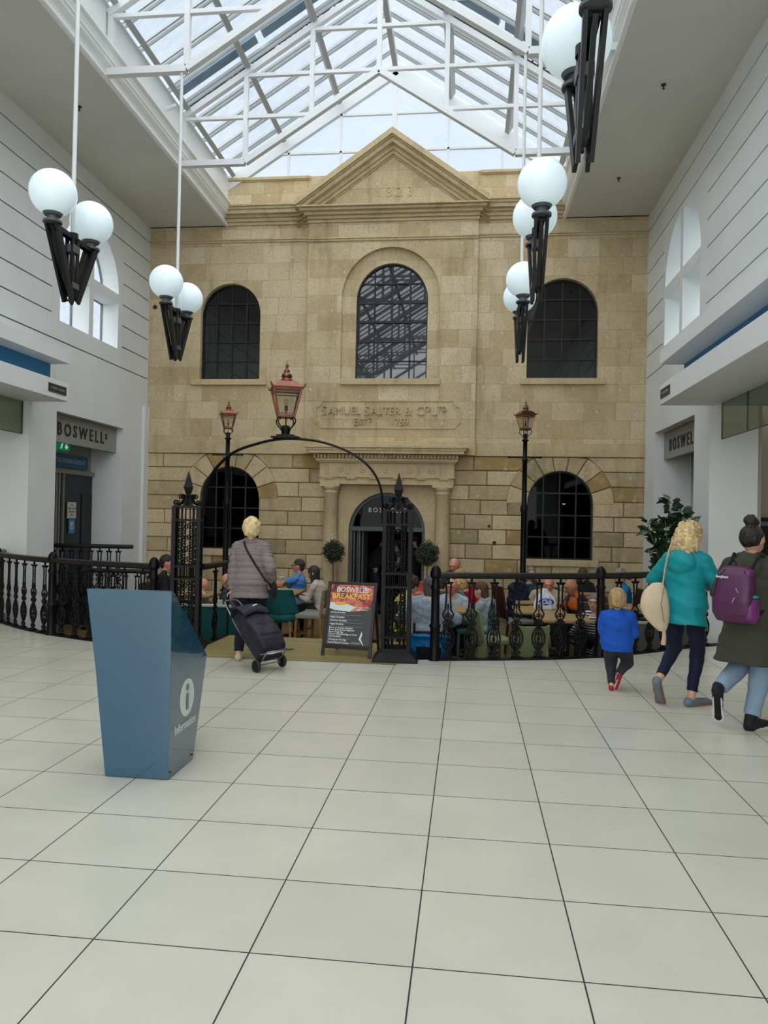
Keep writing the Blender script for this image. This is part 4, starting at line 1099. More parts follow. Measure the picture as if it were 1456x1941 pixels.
# ================================================================ things on the mall floor
# ---- blue information totem
t = thing('information_totem', 'slant topped blue information totem with a white i on its side', 'information stand', (-1.96, 4.5, 0))
def K(x, y, z): return Vector((x + 1.96, y - 4.5, z))
BLUE = mat('glossy_blue_laminate', '1f4f6a', .14, spec=.6, coat=1.0)
m = MB()
Bq = [K(-2.16, 4.31, .005), K(-1.76, 4.31, .005), K(-1.76, 4.72, .005), K(-2.16, 4.72, .005)]
Mq = [K(-2.235, 4.31, .64), K(-1.76, 4.31, .64), K(-1.76, 4.94, .64), K(-2.235, 4.94, .64)]
Tq = [K(-2.305, 4.31, 1.135), K(-1.765, 4.31, 1.135), K(-1.765, 4.34, 1.135), K(-2.305, 4.34, 1.135)]
vs = Bq + Mq + Tq
m.add(vs, [(0, 3, 2, 1), (0, 1, 5, 4), (1, 2, 6, 5), (2, 3, 7, 6), (3, 0, 4, 7), (4, 5, 9, 8), (5, 6, 10, 9), (6, 7, 11, 10), (7, 4, 8, 11), (8, 9, 10, 11)])
m.build('body', BLUE, t, bevel=.003)
m = MB()
for y, z in ((4.34, .03), (4.68, .03)): m.cone(K(-1.757, y, z + .01), K(-1.752, y, z + .01), .006, .006, 8)
m.build('screw_cap', BLACKM, t)
DW = mat('white_vinyl', 'd9dcd9', .4)
R90y = Matrix.Rotation(math.pi / 2, 3, 'Y')
m = MB(); n = 40; m.prism([(4.583 + .118 * math.cos(2 * math.pi * i / n), .435 + .118 * math.sin(2 * math.pi * i / n)) for i in range(n)], lambda u, v, d: K(-1.7592 + d, u, v), 0, .002)
disc = m.build('information_disc', DW, t)
m = MB(); m.prism([(4.583 + .022 * math.cos(2 * math.pi * i / 20), .50 + .022 * math.sin(2 * math.pi * i / 20)) for i in range(20)], lambda u, v, d: K(-1.755 + d, u, v), 0, .002)
m.prism([(4.565, .36), (4.601, .36), (4.601, .462), (4.565, .462)], lambda u, v, d: K(-1.755 + d, u, v), 0, .002); m.build('letter_i', BLUE, disc)
m = MB(); text_mesh(m, 'Information', .075, lambda u, v, d: K(-1.7592 + d, 4.565 + u, .245 + v), (0, .002), align='C', bold=.001, width=.98); m.build('lettering', DW, t)

# ---- A-frame menu board
t = thing('menu_board', 'dark framed A-board with breakfast poster standing on the timber deck', 'sign', (-1.36, 8.42, .004), math.radians(-9))
FRW = mat('dark_brown_wood', '2a1d17', .45, noise_=.2, nscale=8)
W_, Hh, ln = .60, .86, .22           # width, slant height, lean
def Q(u, v, d): # on the leaning front face: v 0..1 up the slant
    n = Vector((0, -Hh, -ln)).normalized(); return Vector((u, ln * v, .835 * v)) + Vector((0, -.835, ln)).normalized() * d
m = MB()
for s in (-1, 1): m.bar(Q(s * .282, 0, 0), Q(s * .282, 1, 0), .036, .03, up=(0, 1, 0))
m.bar(Q(-.28, .13, 0), Q(.28, .13, 0), .03, .045); m.bar(Q(-.29, .985, 0), Q(.29, .985, 0), .034, .03)
m.build('front_frame', FRW, t, bevel=.003)
m = MB()
for s in (-1, 1): m.bar((s * .26, .23, .82), (s * .26, .46, 0), .03, .024, up=(0, 1, 0))
m.bar((-.26, .42, .13), (.26, .42, .13), .02, .04); m.build('rear_frame', FRW, t, bevel=.003)
m = MB(); m.prism([(-.262, .155), (.262, .155), (.262, .97), (-.262, .97)], Q, -.006, .004); ps = m.build('poster_panel', mat('charcoal_menu_panel', '3a3d40', .35), t)
def food_material():
    mt_ = bpy.data.materials.new('breakfast_photo_print'); mt_.use_nodes = True; n_ = mt_.node_tree; b = n_.nodes['Principled BSDF']
    tc = n_.nodes.new('ShaderNodeTexCoord'); z = n_.nodes.new('ShaderNodeTexNoise'); z.inputs['Scale'].default_value = 9; z.inputs['Detail'].default_value = 2; z.inputs['Distortion'].default_value = 1.2
    r = n_.nodes.new('ShaderNodeValToRGB'); e = r.color_ramp.elements
    e[0].position = .3; e[0].color = lin('3b3236'); e[1].position = .72; e[1].color = lin('e8dccb')
    for p, c in ((.42, 'a8382e'), (.5, 'c95a45'), (.56, 'd98a5e'), (.63, 'c04f3f')): q = e.new(p); q.color = lin(c)
    n_.links.new(tc.outputs['Object'], z.inputs[0]); n_.links.new(z.outputs[0], r.inputs[0]); n_.links.new(r.outputs[0], b.inputs['Base Color']); b.inputs['Roughness'].default_value = .35
    return mt_
m = MB(); m.prism([(-.258, .635), (.02, .60), (.258, .64), (.258, .965), (-.258, .965)], Q, .004, .0055); m.build('food_picture', food_material(), ps)
m = MB(); m.prism([(-.255, .64), (-.2, .615), (.0, .60), (.06, .665), (-.03, .70), (-.25, .72)], Q, .0055, .0065); m.build('egg_white', mat('egg_white_print', 'd5dedd', .4), ps)
m = MB(); m.prism([(-.13 + .07 * math.cos(i * .4), .705 + .025 * math.sin(i * .4)) for i in range(15)], Q, .0065, .0075); m.build('egg_yolk', mat('egg_yolk_print', 'e0a63a', .4), ps)
IW = mat('menu_white_print', 'dedede', .5); IG = mat('menu_grey_print', '8c8f92', .5); IY = mat('menu_yellow_print', 'eccb6a', .5)
def QT(u0, v0): return lambda u, v, d: Q(u0 + u, v0 + v / .863, .0075 + d)
m = MB(); text_mesh(m, 'BOSWELLS', .082, QT(0.01, .865), (0, .001), align='C', bold=.001); 
text_mesh(m, 'Available until 11.30am', .026, QT(-.01, .655), (0, .001)); text_mesh(m, '(12.00pm Sundays)', .024, QT(.04, .625), (0, .001))
for body, v in (('All Day Breakfast', .575), ('English Breakfast', .512), ('American Breakfast', .468), ('Veggie Breakfast', .42), ('Bacon or Sausage Sandwich', .37), ('Bacon & Mushroom Baguette', .342), ('Bacon & Egg Bap', .314), ('Fried or Scrambled Egg on Toast', .286), ("Kid's Breakfast", .256), ('Wholegrain Porridge', .212), ('Freshly Baked Croissants', .172)):
    text_mesh(m, body, .026, QT(-.235, v), (0, .001), bold=.0006)
text_mesh(m, 'BOSWELLS', .022, QT(.05, .178), (0, .001))
m.prism([(.19, .165), (.135, .24), (.165, .35), (.175, .30), (.16, .25), (.18, .20), (.20, .165)], Q, .0075, .0085)
m.build('white_lettering', IW, ps)
m = MB(); text_mesh(m, 'BREAKFAST', .088, QT(.0, .775), (0, .001), align='C', bold=.001, width=1.02); m.build('yellow_lettering', IY, ps)
m = MB()
for v, l in ((.553, .38), (.538, .22), (.49, .35), (.447, .40), (.398, .40), (.236, .27), (.193, .24)): m.prism([(-.235, v), (-.235 + l, v), (-.235 + l, v + .004), (-.235, v + .004)], Q, .0045, .006)
m.build('small_print', IG, ps)

# ---- potted olive standards and the rubber plant
LEAF = mat('olive_leaf', '3c4534', .75, noise_=.25, nscale=8); LEAFD = mat('rubber_plant_leaf', '1f3a22', .3, spec=.6, noise_=.2, nscale=5); BARK = mat('grey_bark', '6f5f48', .85, noise_=.2, nscale=20)
POT = mat('dark_clay_pot', '2b2826', .6); SOIL = mat('potting_soil', '2a1f16', .95)
def leaf(mb, p, d, L, w, rnd_, fold=.15):
    d = Vector(d).normalized(); s = d.cross(Vector((rnd_.uniform(-1, 1), rnd_.uniform(-1, 1), rnd_.uniform(-.3, 1)))).normalized(); n = s.cross(d)
    p = Vector(p); a = p + d * (L * .35) + n * (L * .03); b = p + d * (L * .7) + n * (L * .0); e = p + d * L - n * (L * .12)
    v = [p, a + s * w / 2 + n * w * fold, a, a - s * w / 2 + n * w * fold, b + s * w * .38 + n * w * fold, b, b - s * w * .38 + n * w * fold, e]
    mb.add(v, [(0, 1, 2), (0, 2, 3), (1, 4, 5, 2), (2, 5, 6, 3), (4, 7, 5), (5, 7, 6)], 0, True)
def olive(label, x, y, zc, r):
    t = thing('olive_tree', label, 'tree', (x, y, CAFE), 0, 'clipped olive standards beside the cafe door'); h = zc - CAFE; rr = random.Random(int(x * 100))
    m = MB(); m.lathe([(.13, 0), (.17, .30), (.185, .31), (.185, .34), (.165, .34), (.16, .31)], n=20); m.build('pot', POT, t)
    m = MB(); m.cone((0, 0, .30), (0, 0, .315), .163, .163, 20); m.build('soil', SOIL, t)
    m = MB(); m.tube([(0, 0, .3), (.01, 0, .6), (-.01, .01, .9), (.0, 0, h - .08)], [.018, .015, .013, .011], 8)
    for k in range(14):
        a = rr.uniform(0, 6.28); e = rr.uniform(-.3, 1.3); q = Vector((math.cos(a) * math.cos(e), math.sin(a) * math.cos(e), math.sin(e))) * r * .8
        m.tube([(0, 0, h - .12), q * .5 + Vector((0, 0, h - .03)), q + Vector((0, 0, h))], [.007, .005, .003], 5)
    m.build('trunk', BARK, t)
    m = MB()
    for k in range(2000):
        q = Vector((rr.gauss(0, 1), rr.gauss(0, 1), rr.gauss(0, 1))).normalized(); R_ = r * (rr.uniform(.25, 1.0) ** .5) * (.92 + .34 * noise.noise(q * 2.5 + Vector((x, 0, 0))))
        d = (q * .35 + Vector((rr.uniform(-1, 1), rr.uniform(-1, 1), rr.uniform(-.7, 1)))).normalized(); leaf(m, q * R_ + Vector((0, 0, h)), d, rr.uniform(.04, .065), .017, rr)
    m.build('foliage', LEAF, t, fix=False); return t
olive('clipped olive standard left of the cafe door', -2.60, 14.35, .93, .215)
olive('clipped olive standard right of the cafe door', -.76, 14.35, .92, .235)
t = thing('rubber_plant', 'tall rubber plant with dark oval leaves beside the right wall', 'plant', (2.86, 10.95, CAFE)); rr = random.Random(11)
m = MB(); m.lathe([(.16, 0), (.21, .38), (.225, .39), (.225, .42), (.2, .42), (.195, .38)], n=24); m.build('pot', POT, t)
m = MB(); m.cone((0, 0, .37), (0, 0, .385), .198, .198, 20); m.build('soil', SOIL, t)
m = MB(); lf = MB()
for tip in ((-.33, -.05, 1.95), (-.18, .05, 1.75), (.0, 0, 2.28), (.12, -.05, 2.12), (.25, .05, 1.95), (-.1, -.1, 2.0), (.14, .1, 1.7)):
    T = Vector(tip); pts = curve_pts([(0, 0, .38), (T.x * .15, T.y * .2, 1.0), (T.x * .55, T.y * .6, T.z - .45), T], 6); m.tube(pts, [.014 - .009 * i / (len(pts) - 1) for i in range(len(pts))], 7)
    for i, p in enumerate(pts):
        if p.z < 1.25: continue
        for k in range(5):
            a = rr.uniform(0, 6.28); d = Vector((math.cos(a), math.sin(a), rr.uniform(-.3, .9))); leaf(lf, p + d * .02, d, rr.uniform(.13, .20), rr.uniform(.07, .095), rr, .10)
m.build('stem', BARK, t); lf.build('foliage', LEAFD, t, fix=False)

# ---- small fittings
m = MB(); m.cone((0, 0, 0), (.16, 0, .06), .035, .035, 14); m.cone((.155, 0, .058), (.17, 0, .063), .03, .03, 14)
o = m.build('spotlight', STEEL, loc=(-5.06, 11.69, 8.25)); tag(o, 'small white cylindrical spotlight on the left rooflight upstand', 'spotlight')
for lab, x, z_, r_ in (('small dark round vent cap high at the left end of the stone wall', -6.64, 5.95, .045), ('small round fitting on the rusticated stone right of the doorway, upper one', .42, 1.48, .03), ('small round fitting on the rusticated stone right of the doorway, lower one', .53, 1.15, .04), ('dark round vent low at the right end of the stone wall', 3.15, .56, .07)):
    m = MB(); R_ = Matrix.Rotation(math.pi / 2, 3, 'X'); m.lathe([(r_, 0), (r_, .012), (r_ * .8, .02), (r_ * .7, .008), (0, .008)], (0, 0, 0), 16, R=R_)
    tag(m.build('wall_vent', mat('vent_bronze_%d' % int(z_ * 100), '3c3226', .5), loc=(x, YF - .012, z_)), lab, 'vent')
# ================================================================ people
from mathutils.bvhtree import BVHTree
SKIN = mat('skin_fair', 'c99b82', .5, noise_=.05, nscale=14); SKINP = mat('skin_pink', 'cf9079', .5, noise_=.06, nscale=14); SKINT = mat('skin_tan', 'a87557', .5, noise_=.05, nscale=14)
EYEM = mat('eye_dark', '1a1311', .3); LIP = mat('lip_tone', '9c5a50', .5)
_cm = {}
def cloth(c, rough=.85, bump=.5, bs=14, nz_=.12, ns=5):
    k = (c, rough, bump, bs)
    if k not in _cm: _cm[k] = mat('cloth_' + c, c, rough, noise_=nz_, nscale=ns, bump=bump, bscale=bs, sheen=.03, spec=.25)
    return _cm[k]
def hairm(c):
    k = 'hair' + c
    if k not in _cm: _cm[k] = mat('hair_' + c, c, .5, noise_=.35, nscale=30, bump=.9, bscale=55, stretch=(1, 1, .25))
    return _cm[k]
def baked(mb, vox, it=3, fac=.5):
    me = mb.mesh('tmp', fix=False); o = bpy.data.objects.new('tmp', me); COL.objects.link(o)
    r = o.modifiers.new('r', 'REMESH'); r.mode = 'VOXEL'; r.voxel_size = vox
    if it: s = o.modifiers.new('s', 'SMOOTH'); s.factor = fac; s.iterations = it
    bpy.context.view_layer.update()
    out = bpy.data.meshes.new_from_object(o.evaluated_get(bpy.context.evaluated_depsgraph_get()))
    bpy.data.objects.remove(o); bpy.data.meshes.remove(me)
    out.polygons.foreach_set('use_smooth', [True] * len(out.polygons)); return out
def put(me, name, mt_, parent):
    me.materials.clear(); me.materials.append(mt_); me.name = name
    o = bpy.data.objects.new(name, me); COL.objects.link(o); o.parent = parent; return o
def displace(me, fn):
    n = len(me.vertices); co = np.empty(n * 3); me.vertices.foreach_get('co', co); co = co.reshape(-1, 3)
    no = np.empty(n * 3); me.vertices.foreach_get('normal', no); no = no.reshape(-1, 3)
    co = fn(co, no); me.vertices.foreach_set('co', co.ravel()); me.update()
def wrinkle(amp, f=(9, 9, 16), ph=0):
    def fn(co, no):
        x, y, z = co.T
        w = np.sin(f[2] * z * 2.1 + 3 * np.sin(f[0] * x + ph) + 2 * np.sin(f[1] * y + 1.3 + ph)) + .5 * np.sin(f[2] * z * 4.7 + 5 * x * f[0] * .4 + ph * 2)
        return co + no * (amp * w)[:, None]
    return fn
def limb(mb, p, q, a, b, n=14):
    mb.cone(p, q, a, b, n); mb.ball(p, a, n, 8); mb.ball(q, b, n, 8)
def ik(a, t, l1, l2, hint):
    a, t = Vector(a), Vector(t); d = t - a; L = min(d.length, (l1 + l2) * .995); L = max(L, abs(l1 - l2) + .01); d.normalize()
    x = (l1 * l1 - l2 * l2 + L * L) / (2 * L); h = math.sqrt(max(0, l1 * l1 - x * x)); hint = Vector(hint); hv = (hint - d * hint.dot(d)).normalized()
    return a + d * x + hv * h, a + d * L
def hand(mb, w, d, n, side, k, curl=.5):
    """Palm, four unequal fingers and a thumb. d: along the hand, n: palm normal (fingers curl toward it)."""
    d = Vector(d).normalized(); n = Vector(n); n = (n - d * n.dot(d)).normalized(); s = d.cross(n).normalized() * side
    R = Matrix((s, d, n)).transposed()
    mb.ball(w + d * .045 * k, (.040 * k, .052 * k, .017 * k), 14, 8, R=R)
    for i, (u, L) in enumerate(((-.030, .066), (-.010, .077), (.010, .072), (.030, .056))):
        p = w + d * .082 * k + s * (u * k); a = d.copy(); ang = curl * .5
        for j, fr_ in enumerate((.45, .3, .25)):
            a2 = (a * math.cos(ang) + n * math.sin(ang)).normalized(); q = p + (a2 + s * u * 1.2).normalized() * L * fr_ * k
            limb(mb, p, q, (.0092 - j * .001) * k, (.0085 - j * .001) * k, 8); p = q; a = a2; n2 = n; ang = curl
    p = w + d * .025 * k - s * .034 * k; q = p + (d * .6 - s * .7 + n * .25).normalized() * .035 * k; r = q + (d * .9 - s * .15 + n * .35).normalized() * .032 * k
    limb(mb, p, q, .0125 * k, .0105 * k, 8); limb(mb, q, r, .0105 * k, .0085 * k, 8)
TORSO = [(-.10, .150, .105), (-.02, .168, .118), (.06, .158, .108), (.14, .140, .098), (.24, .146, .105), (.33, .156, .110), (.40, .148, .096), (.445, .105, .075), (.48, .055, .052)]
def ringpts(c, rx, ry, X, Y, n=22): return [c + X * (rx * math.cos(2 * math.pi * i / n)) + Y * (ry * math.sin(2 * math.pi * i / n)) for i in range(n)]

def person(label, x, y, z=0, rz=0, H=1.68, sit=False, pz=None, lean=0, side=0, twist=0, head=(0, 0, 0), hands=None, elbows=None, feet=None, toes=None, heel=(0, 0), knees=None,
           build=1.0, female=False, skin=None, top=None, sleeve='long', hem=.05, ease=.012, flare=0, collar=0, hood=False, puff=False, legs=None, lease=.008, legw=1.0, cuff=0,
           shoes=None, sole=None, hair=None, hairc='5a4030', glasses=False, curl=.5, vox=.0075, palm=None, wr=.0042, belly=0, group=None, hs=1.07):
    t = thing('person', label, 'person', (x, y, z), rz, group); k = H / 1.70; skin = skin or SKIN
    P = Vector((0, 0, pz if pz is not None else (.47 + .05 if sit else .93 * k)))
    a = math.radians(lean); b = math.radians(side)
    S = Vector((math.sin(b), math.sin(a), math.cos(a) * math.cos(b))).normalized()
    tw = math.radians(twist); X = Vector((math.cos(tw), math.sin(tw), 0)); X = (X - S * X.dot(S)).normalized(); Yv = S.cross(X)
    X0 = Vector((1, 0, 0))
    def sp(h, fw=0): return P + S * (h * k) + Yv * (fw * k)
    sw = (.150 if female else .172) * (1 + (build - 1) * .45)
    # ---- head
    hp, hy, hr = [math.radians(v) for v in head]
    Rh = Matrix.Rotation(tw + hy, 3, 'Z') @ Matrix.Rotation(-hp - a * .35, 3, 'X') @ Matrix.Rotation(hr, 3, 'Y')
    nb = sp(.47); K0 = k; hk = k * hs; hc = nb + S * .045 * k + (Rh @ Vector((0, .018, .103))) * hk
    def hd(*v): return hc + (Rh @ Vector(v)) * hk
    B = MB()
    B.ball(hc, (.077 * hk, .095 * hk, .100 * hk), 20, 14, R=Rh); B.ball(hd(0, .028, -.055), (.056 * hk, .062 * hk, .058 * hk), 16, 10, R=Rh); B.ball(hd(0, .045, -.088), (.03 * hk, .035 * hk, .022 * hk), 12, 8, R=Rh)
    limb(B, hd(0, .086, .008), hd(0, .108, -.024), .009 * hk, .0135 * hk, 8); B.ball(hd(.0, .083, -.048), (.026 * hk, .018 * hk, .011 * hk), 10, 6, R=Rh)
    B.ball(hd(0, .082, .034), (.045 * hk, .016 * hk, .010 * hk), 10, 6, R=Rh)
    for s in (-1, 1): B.ball(hd(s * .076, -.004, -.01), (.010 * hk, .021 * hk, .031 * hk), 10, 8, R=Rh); B.ball(hd(s * .036, .066, -.025), (.022 * hk, .02 * hk, .02 * hk), 10, 6, R=Rh)
    limb(B, sp(.44), hd(0, -.012, -.06), .052 * k, .05 * hk * (.9 if female else 1.05))
    # ---- torso
    bw = build; ab = 1 + (build - 1) * .4
    def torso(mb, e, h0=None, h1=None, fl=0):
        rings = []
        for h, rx, ry in TORSO:
            if h0 is not None and h < h0 - 1e-6: continue
            if h1 is not None and h > h1 + 1e-6: continue
            bel = belly * max(0, 1 - abs(h - .1) / .22)
            rings.append(ringpts(sp(h, bel * .5), (rx * bw + e) * k, (ry * bw + e + bel * .5) * k, X0.lerp(X, min(1, max(0, h / .4))), Yv))
        return rings
    B.loft(torso(B, 0))
    # ---- arms
    hands = hands or ((.16, .36, .14), (-.16, .36, .14)) if sit or hands else ((.22, .02, -.06), (-.22, .02, -.06))
    elbows = elbows or ((.6, -.6, -.6), (-.6, -.6, -.6))
    arms = []
    for i, s in enumerate((1, -1)):
        sh = sp(.405) + X * (s * sw * k); tgt = P + Vector(hands[i]) * k
        el, wr_ = ik(sh, tgt, .275 * k, .245 * k, elbows[i]); arms.append((sh, el, wr_))
        limb(B, sp(.455) + X * (s * .04 * k), sh, .05 * k, .044 * k); limb(B, sh, el, .045 * k * ab, .036 * k * ab); limb(B, el, wr_, .036 * k * ab, .026 * k)
        d = (wr_ - el).normalized(); pn = Vector(palm[i]) if palm else (Vector((-s * .4, .1, -1)) if sit else Vector((-s, .3, 0)))
        hand(B, wr_, d if not palm else (d * .6 + Vector((0, .3, -.1))).normalized(), pn, s, k, curl)
    # ---- legs
    if feet is None: feet = ((.10, .46, 0), (-.10, .46, 0)) if sit else ((.09, 0, 0), (-.09, 0, 0))
    toes = toes or (0, 0); knees = knees or ((.1, 1, .6), (-.1, 1, .6)); lg = []
    for i, s in enumerate((1, -1)):
        hip = P + X0 * (s * .088 * k) + Vector((0, 0, -.02)); hl = heel[i]
        foot = Vector(feet[i]); ta = math.radians(toes[i]); td = Vector((-math.sin(ta), math.cos(ta), 0))
        ball_ = Vector((foot.x, foot.y, foot.z)) ; hu = math.radians(hl)
        ax_ = td * math.cos(hu) + Vector((0, 0, -math.sin(hu))); upf = td * math.sin(hu) + Vector((0, 0, math.cos(hu)))
        toe = foot + td * .15 * k; ank = toe - ax_ * .19 * k + upf * .085 * k
        kn, an = ik(hip, ank, .43 * k, .42 * k, knees[i]); lg.append((hip, kn, an, toe, ax_, upf))
        limb(B, hip, kn, .082 * k * bw, .055 * k * bw); limb(B, kn, an, .052 * k * bw, .036 * k)
        limb(B, an - upf * .045 * k - ax_ * .03 * k, toe - ax_ * .02 * k + upf * .025 * k, .036 * k, .028 * k); limb(B, toe - ax_ * .02 * k + upf * .022 * k, toe + ax_ * .035 * k + upf * .02 * k, .028 * k, .02 * k)
    body = put(baked(B, vox), 'body', skin, t)
    # ---- face
    E_ = MB()
    for s in (-1, 1): E_.ball(hd(s * .03, .083, .010), (.012 * hk, .008 * hk, .007 * hk), 8, 6, R=Rh)
    E_.build('eyes', EYEM, t)
    E_ = MB(); E_.ball(hd(0, .0985, -.05), (.021 * hk, .006 * hk, .006 * hk), 10, 6, R=Rh); E_.build('mouth', LIP, t)
    if glasses:
        G_ = MB()
        for s in (-1, 1):
            c = hd(s * .033, .105, .008); G_.tube([c + (Rh @ Vector((.024 * math.cos(q * .5236), 0, .018 * math.sin(q * .5236)))) * hk for q in range(12)], .0025 * hk, 5, closed=True)
            G_.tube([hd(s * .057, .103, .010), hd(s * .078, .01, .012)], .0025 * hk, 5)
        G_.tube([hd(-.01, .106, .012), hd(.01, .106, .012)], .0025 * hk, 5); G_.build('glasses', BLACKM, t)
    # ---- hair
    if hair and hair != 'bald':
        A = MB(); vx = .007
        if hair == 'ring':
            A.ball(hd(0, -.022, -.016), (.080 * hk, .083 * hk, .062 * hk), 18, 12, R=Rh)
        elif hair in ('short', 'toddler', 'set', 'curls'):
            e = {'short': .006, 'toddler': .020, 'set': .024, 'curls': .016}[hair]
            A.ball(hd(0, -.014, .022), ((.076 + e) * hk, (.090 + e) * hk, (.092 + e) * hk), 22, 16, R=Rh); A.ball(hd(0, -.045, -.03), ((.062 + e) * hk, (.05 + e) * hk, .06 * hk), 18, 12, R=Rh)
            if hair == 'toddler':
                for q in range(26):
                    g = random.Random(q); an_ = g.uniform(0, 6.28); A.cone(hd(.07 * math.cos(an_), -.02 + .08 * math.sin(an_), .02 + g.uniform(-.04, .05)), hd(.095 * math.cos(an_ + .2), -.02 + .1 * math.sin(an_ + .2), -.055 + g.uniform(-.02, .05)), .016 * hk, .006 * hk, 8)
        elif hair in ('long', 'bob'):
            L = .36 if hair == 'long' else .13
            A.ball(hd(0, -.012, .020), (.083 * hk, .099 * hk, .098 * hk), 22, 16, R=Rh)
            rings = []
            for q in range(7):
                f = q / 6; c = hd(0, -.025, .0) + (Rh @ Vector((0, -.025, -.02)) * hk) * f + Vector((0, -.01 * 0, -L * f * hk)) + Yv * (-.035 * hk * f)
                rings.append(ringpts(c, (.082 - .02 * f) * hk, (.078 - .042 * f) * hk, Rh @ Vector((1, 0, 0)), Rh @ Vector((0, 1, 0)), 18))
            A.loft(rings)
            if hair == 'long':
                for s in (-1, 1): A.tube([hd(s * .075, .015, .03), hd(s * .085, .03, -.06), hd(s * .08, .045, -.16), hd(s * .075, .05, -.24)], [.022 * hk, .024 * hk, .022 * hk, .012 * hk], 8)
        elif hair == 'bun':
            A.ball(hd(0, -.014, .016), (.082 * hk, .098 * hk, .095 * hk), 22, 16, R=Rh); A.ball(hd(0, -.02, .135), (.045 * hk, .045 * hk, .045 * hk), 14, 10)
            for q in range(9): g = random.Random(q); A.ball(hd(g.uniform(-.035, .035), -.02 + g.uniform(-.035, .035), .135 + g.uniform(-.02, .045)), .02 * hk, 8, 6)
        elif hair == 'curly':
            g = random.Random(4); E1 = (Vector((0, -.02, .012)), (.093, .106, .100)); E2 = (Vector((.005, -.055, -.085)), (.112, .075, .125)); vx = .0055
            A.ball(hd(*E1[0]), tuple(v * hk for v in E1[1]), 20, 14, R=Rh); A.ball(hd(*E2[0]), tuple(v * hk for v in E2[1]), 20, 14, R=Rh)
            for q in range(760):
                u = Vector((g.gauss(0, 1), g.gauss(0, 1) - .3, g.gauss(0, 1))).normalized(); c0_, r0_ = E1 if g.random() < .5 else E2
                if u.y > .6 and u.z < .6: continue
                c = hd(c0_.x + u.x * r0_[0], c0_.y + u.y * r0_[1], c0_.z + u.z * r0_[2]); ph_ = g.uniform(0, 6.28); rr_ = g.uniform(.008, .013)
                A.tube([c + Vector((rr_ * math.cos(w_ * 1.25 + ph_), rr_ * math.sin(w_ * 1.25 + ph_), .022 - w_ * .008)) * k for w_ in range(6)], .0058 * k, 5)
        me = baked(A, vx, 1 if hair in ('curly',) else 3)
        if hair in ('set', 'short', 'ring', 'bob', 'long', 'bun', 'curls', 'toddler'):
            ph = random.random() * 9; am = {'set': .0055, 'curls': .006}.get(hair, .0022)
            c0 = np.array(hc)
            def hf(co, no):
                d = (co - c0) * 38 / hk; w_ = np.sin(d[:, 0] * 1.3 + 2 * np.sin(d[:, 2] * .8 + ph)) * np.sin(d[:, 1] * 1.1 + 1.5 * np.sin(d[:, 2] + ph)) 
                if hair == 'curls': w_ = np.sin(d[:, 0] * 1.8 + ph) * np.sin(d[:, 1] * 1.8) * np.sin(d[:, 2] * 1.8) * 1.5
                return co + no * (am * w_)[:, None]
            displace(me, hf)
        put(me, 'hair', hairm(hairc), t)
    # ---- clothes
    if legs:
        A = MB(); A.loft(torso(A, lease + .002, None, .05))
        for hip, kn, an, toe, ax_, upf in lg:
            e = lease * k; a2 = an + (kn - an).normalized() * (.02 + cuff) * k
            limb(A, hip, kn, (.084 * legw * bw) * k + e, .058 * legw * bw * k + e); A.cone(kn, a2, .058 * legw * bw * k + e, .042 * legw ** 1.6 * k + e, 16); A.ball(kn, .058 * legw * bw * k + e, 14, 8)
        me = baked(A, .009, 3); displace(me, wrinkle(wr * .8, (11, 8, 14), 2)); put(me, 'trousers', legs, t)
    if top:
        A = MB(); R_ = torso(A, ease, 0.0 if hem < 0 else None, .47)
        if hem > .0:
            n = 5
            low = R_[0]; c0 = sum((Vector(p) for p in low), Vector()) / len(low); lo = []
            for q in range(n, 0, -1):
                f = q / n; dn = -S * .35 - Vector((0, 0, .65)) if not sit else -S
                if sit: dn = Vector((0, .25, -.6)).normalized() * .4 - S * .5
                lo.append([c0 + (Vector(p) - c0) * (1 + flare * f) + dn.normalized() * hem * f * k for p in low])
            R_ = lo + R_
        A.loft(R_)
        for sh, el, wr_ in arms:
            e = ease * k; limb(A, sp(.462) + X * ((1 if sh is arms[0][0] else -1) * .045 * k), sh, .048 * k + e * .6, .047 * k + e * .7)
            if sleeve == 'long':
                w2 = wr_ + (el - wr_).normalized() * .01 * k
                limb(A, sh, el, .049 * k * ab + e * .8, .042 * k * ab + e * .8); A.cone(el, w2, .042 * k * ab + e * .8, .031 * k + e * .8, 16)
            elif sleeve == 'short':
                q = sh.lerp(el, .62); A.cone(sh, q, .051 * k * ab + e, .052 * k * ab + e, 16)
        if collar: A.tube([nb + S * .0 + (X * math.cos(q * .449) * .066 + Yv * math.sin(q * .449) * .062) * k for q in range(14)], collar, 8, closed=True); A.loft([ringpts(sp(.44), .085 * k, .075 * k, X, Yv), ringpts(nb + S * (.01 + collar), .066 * k, .062 * k, X, Yv)])
        if hood:
            A.ball(sp(.375, -.115), (.135 * k, .072 * k, .105 * k), 18, 10, R=Matrix((X, Yv, S)).transposed()); A.tube([nb + (X * math.cos(q * .449) * .10 + Yv * (math.sin(q * .449) * .085 - .015)) * k + S * (-.005 - .02 * math.sin(q * .449)) * k for q in range(14)], .032 * k, 8, closed=True)
        me = baked(A, .0085 if puff else .009, 2 if puff else 4)
        if puff:
            def pf(co, no):
                z_ = co[:, 2] + .25 * co[:, 0] ** 2
                per = np.where(z_ > 1.19, .034, .068); w_ = np.abs(np.sin(np.pi * z_ / per)) ** .38
                return co + no * (.015 * w_ - .008 + .0012 * np.sin(co[:, 0] * 70 + 9 * np.sin(z_ * 25)))[:, None]
            displace(me, pf)
        else: displace(me, wrinkle(wr, (10, 10, 15), x * 3))
        put(me, 'jacket' if (puff or hem > .12) else 'top', top, t)
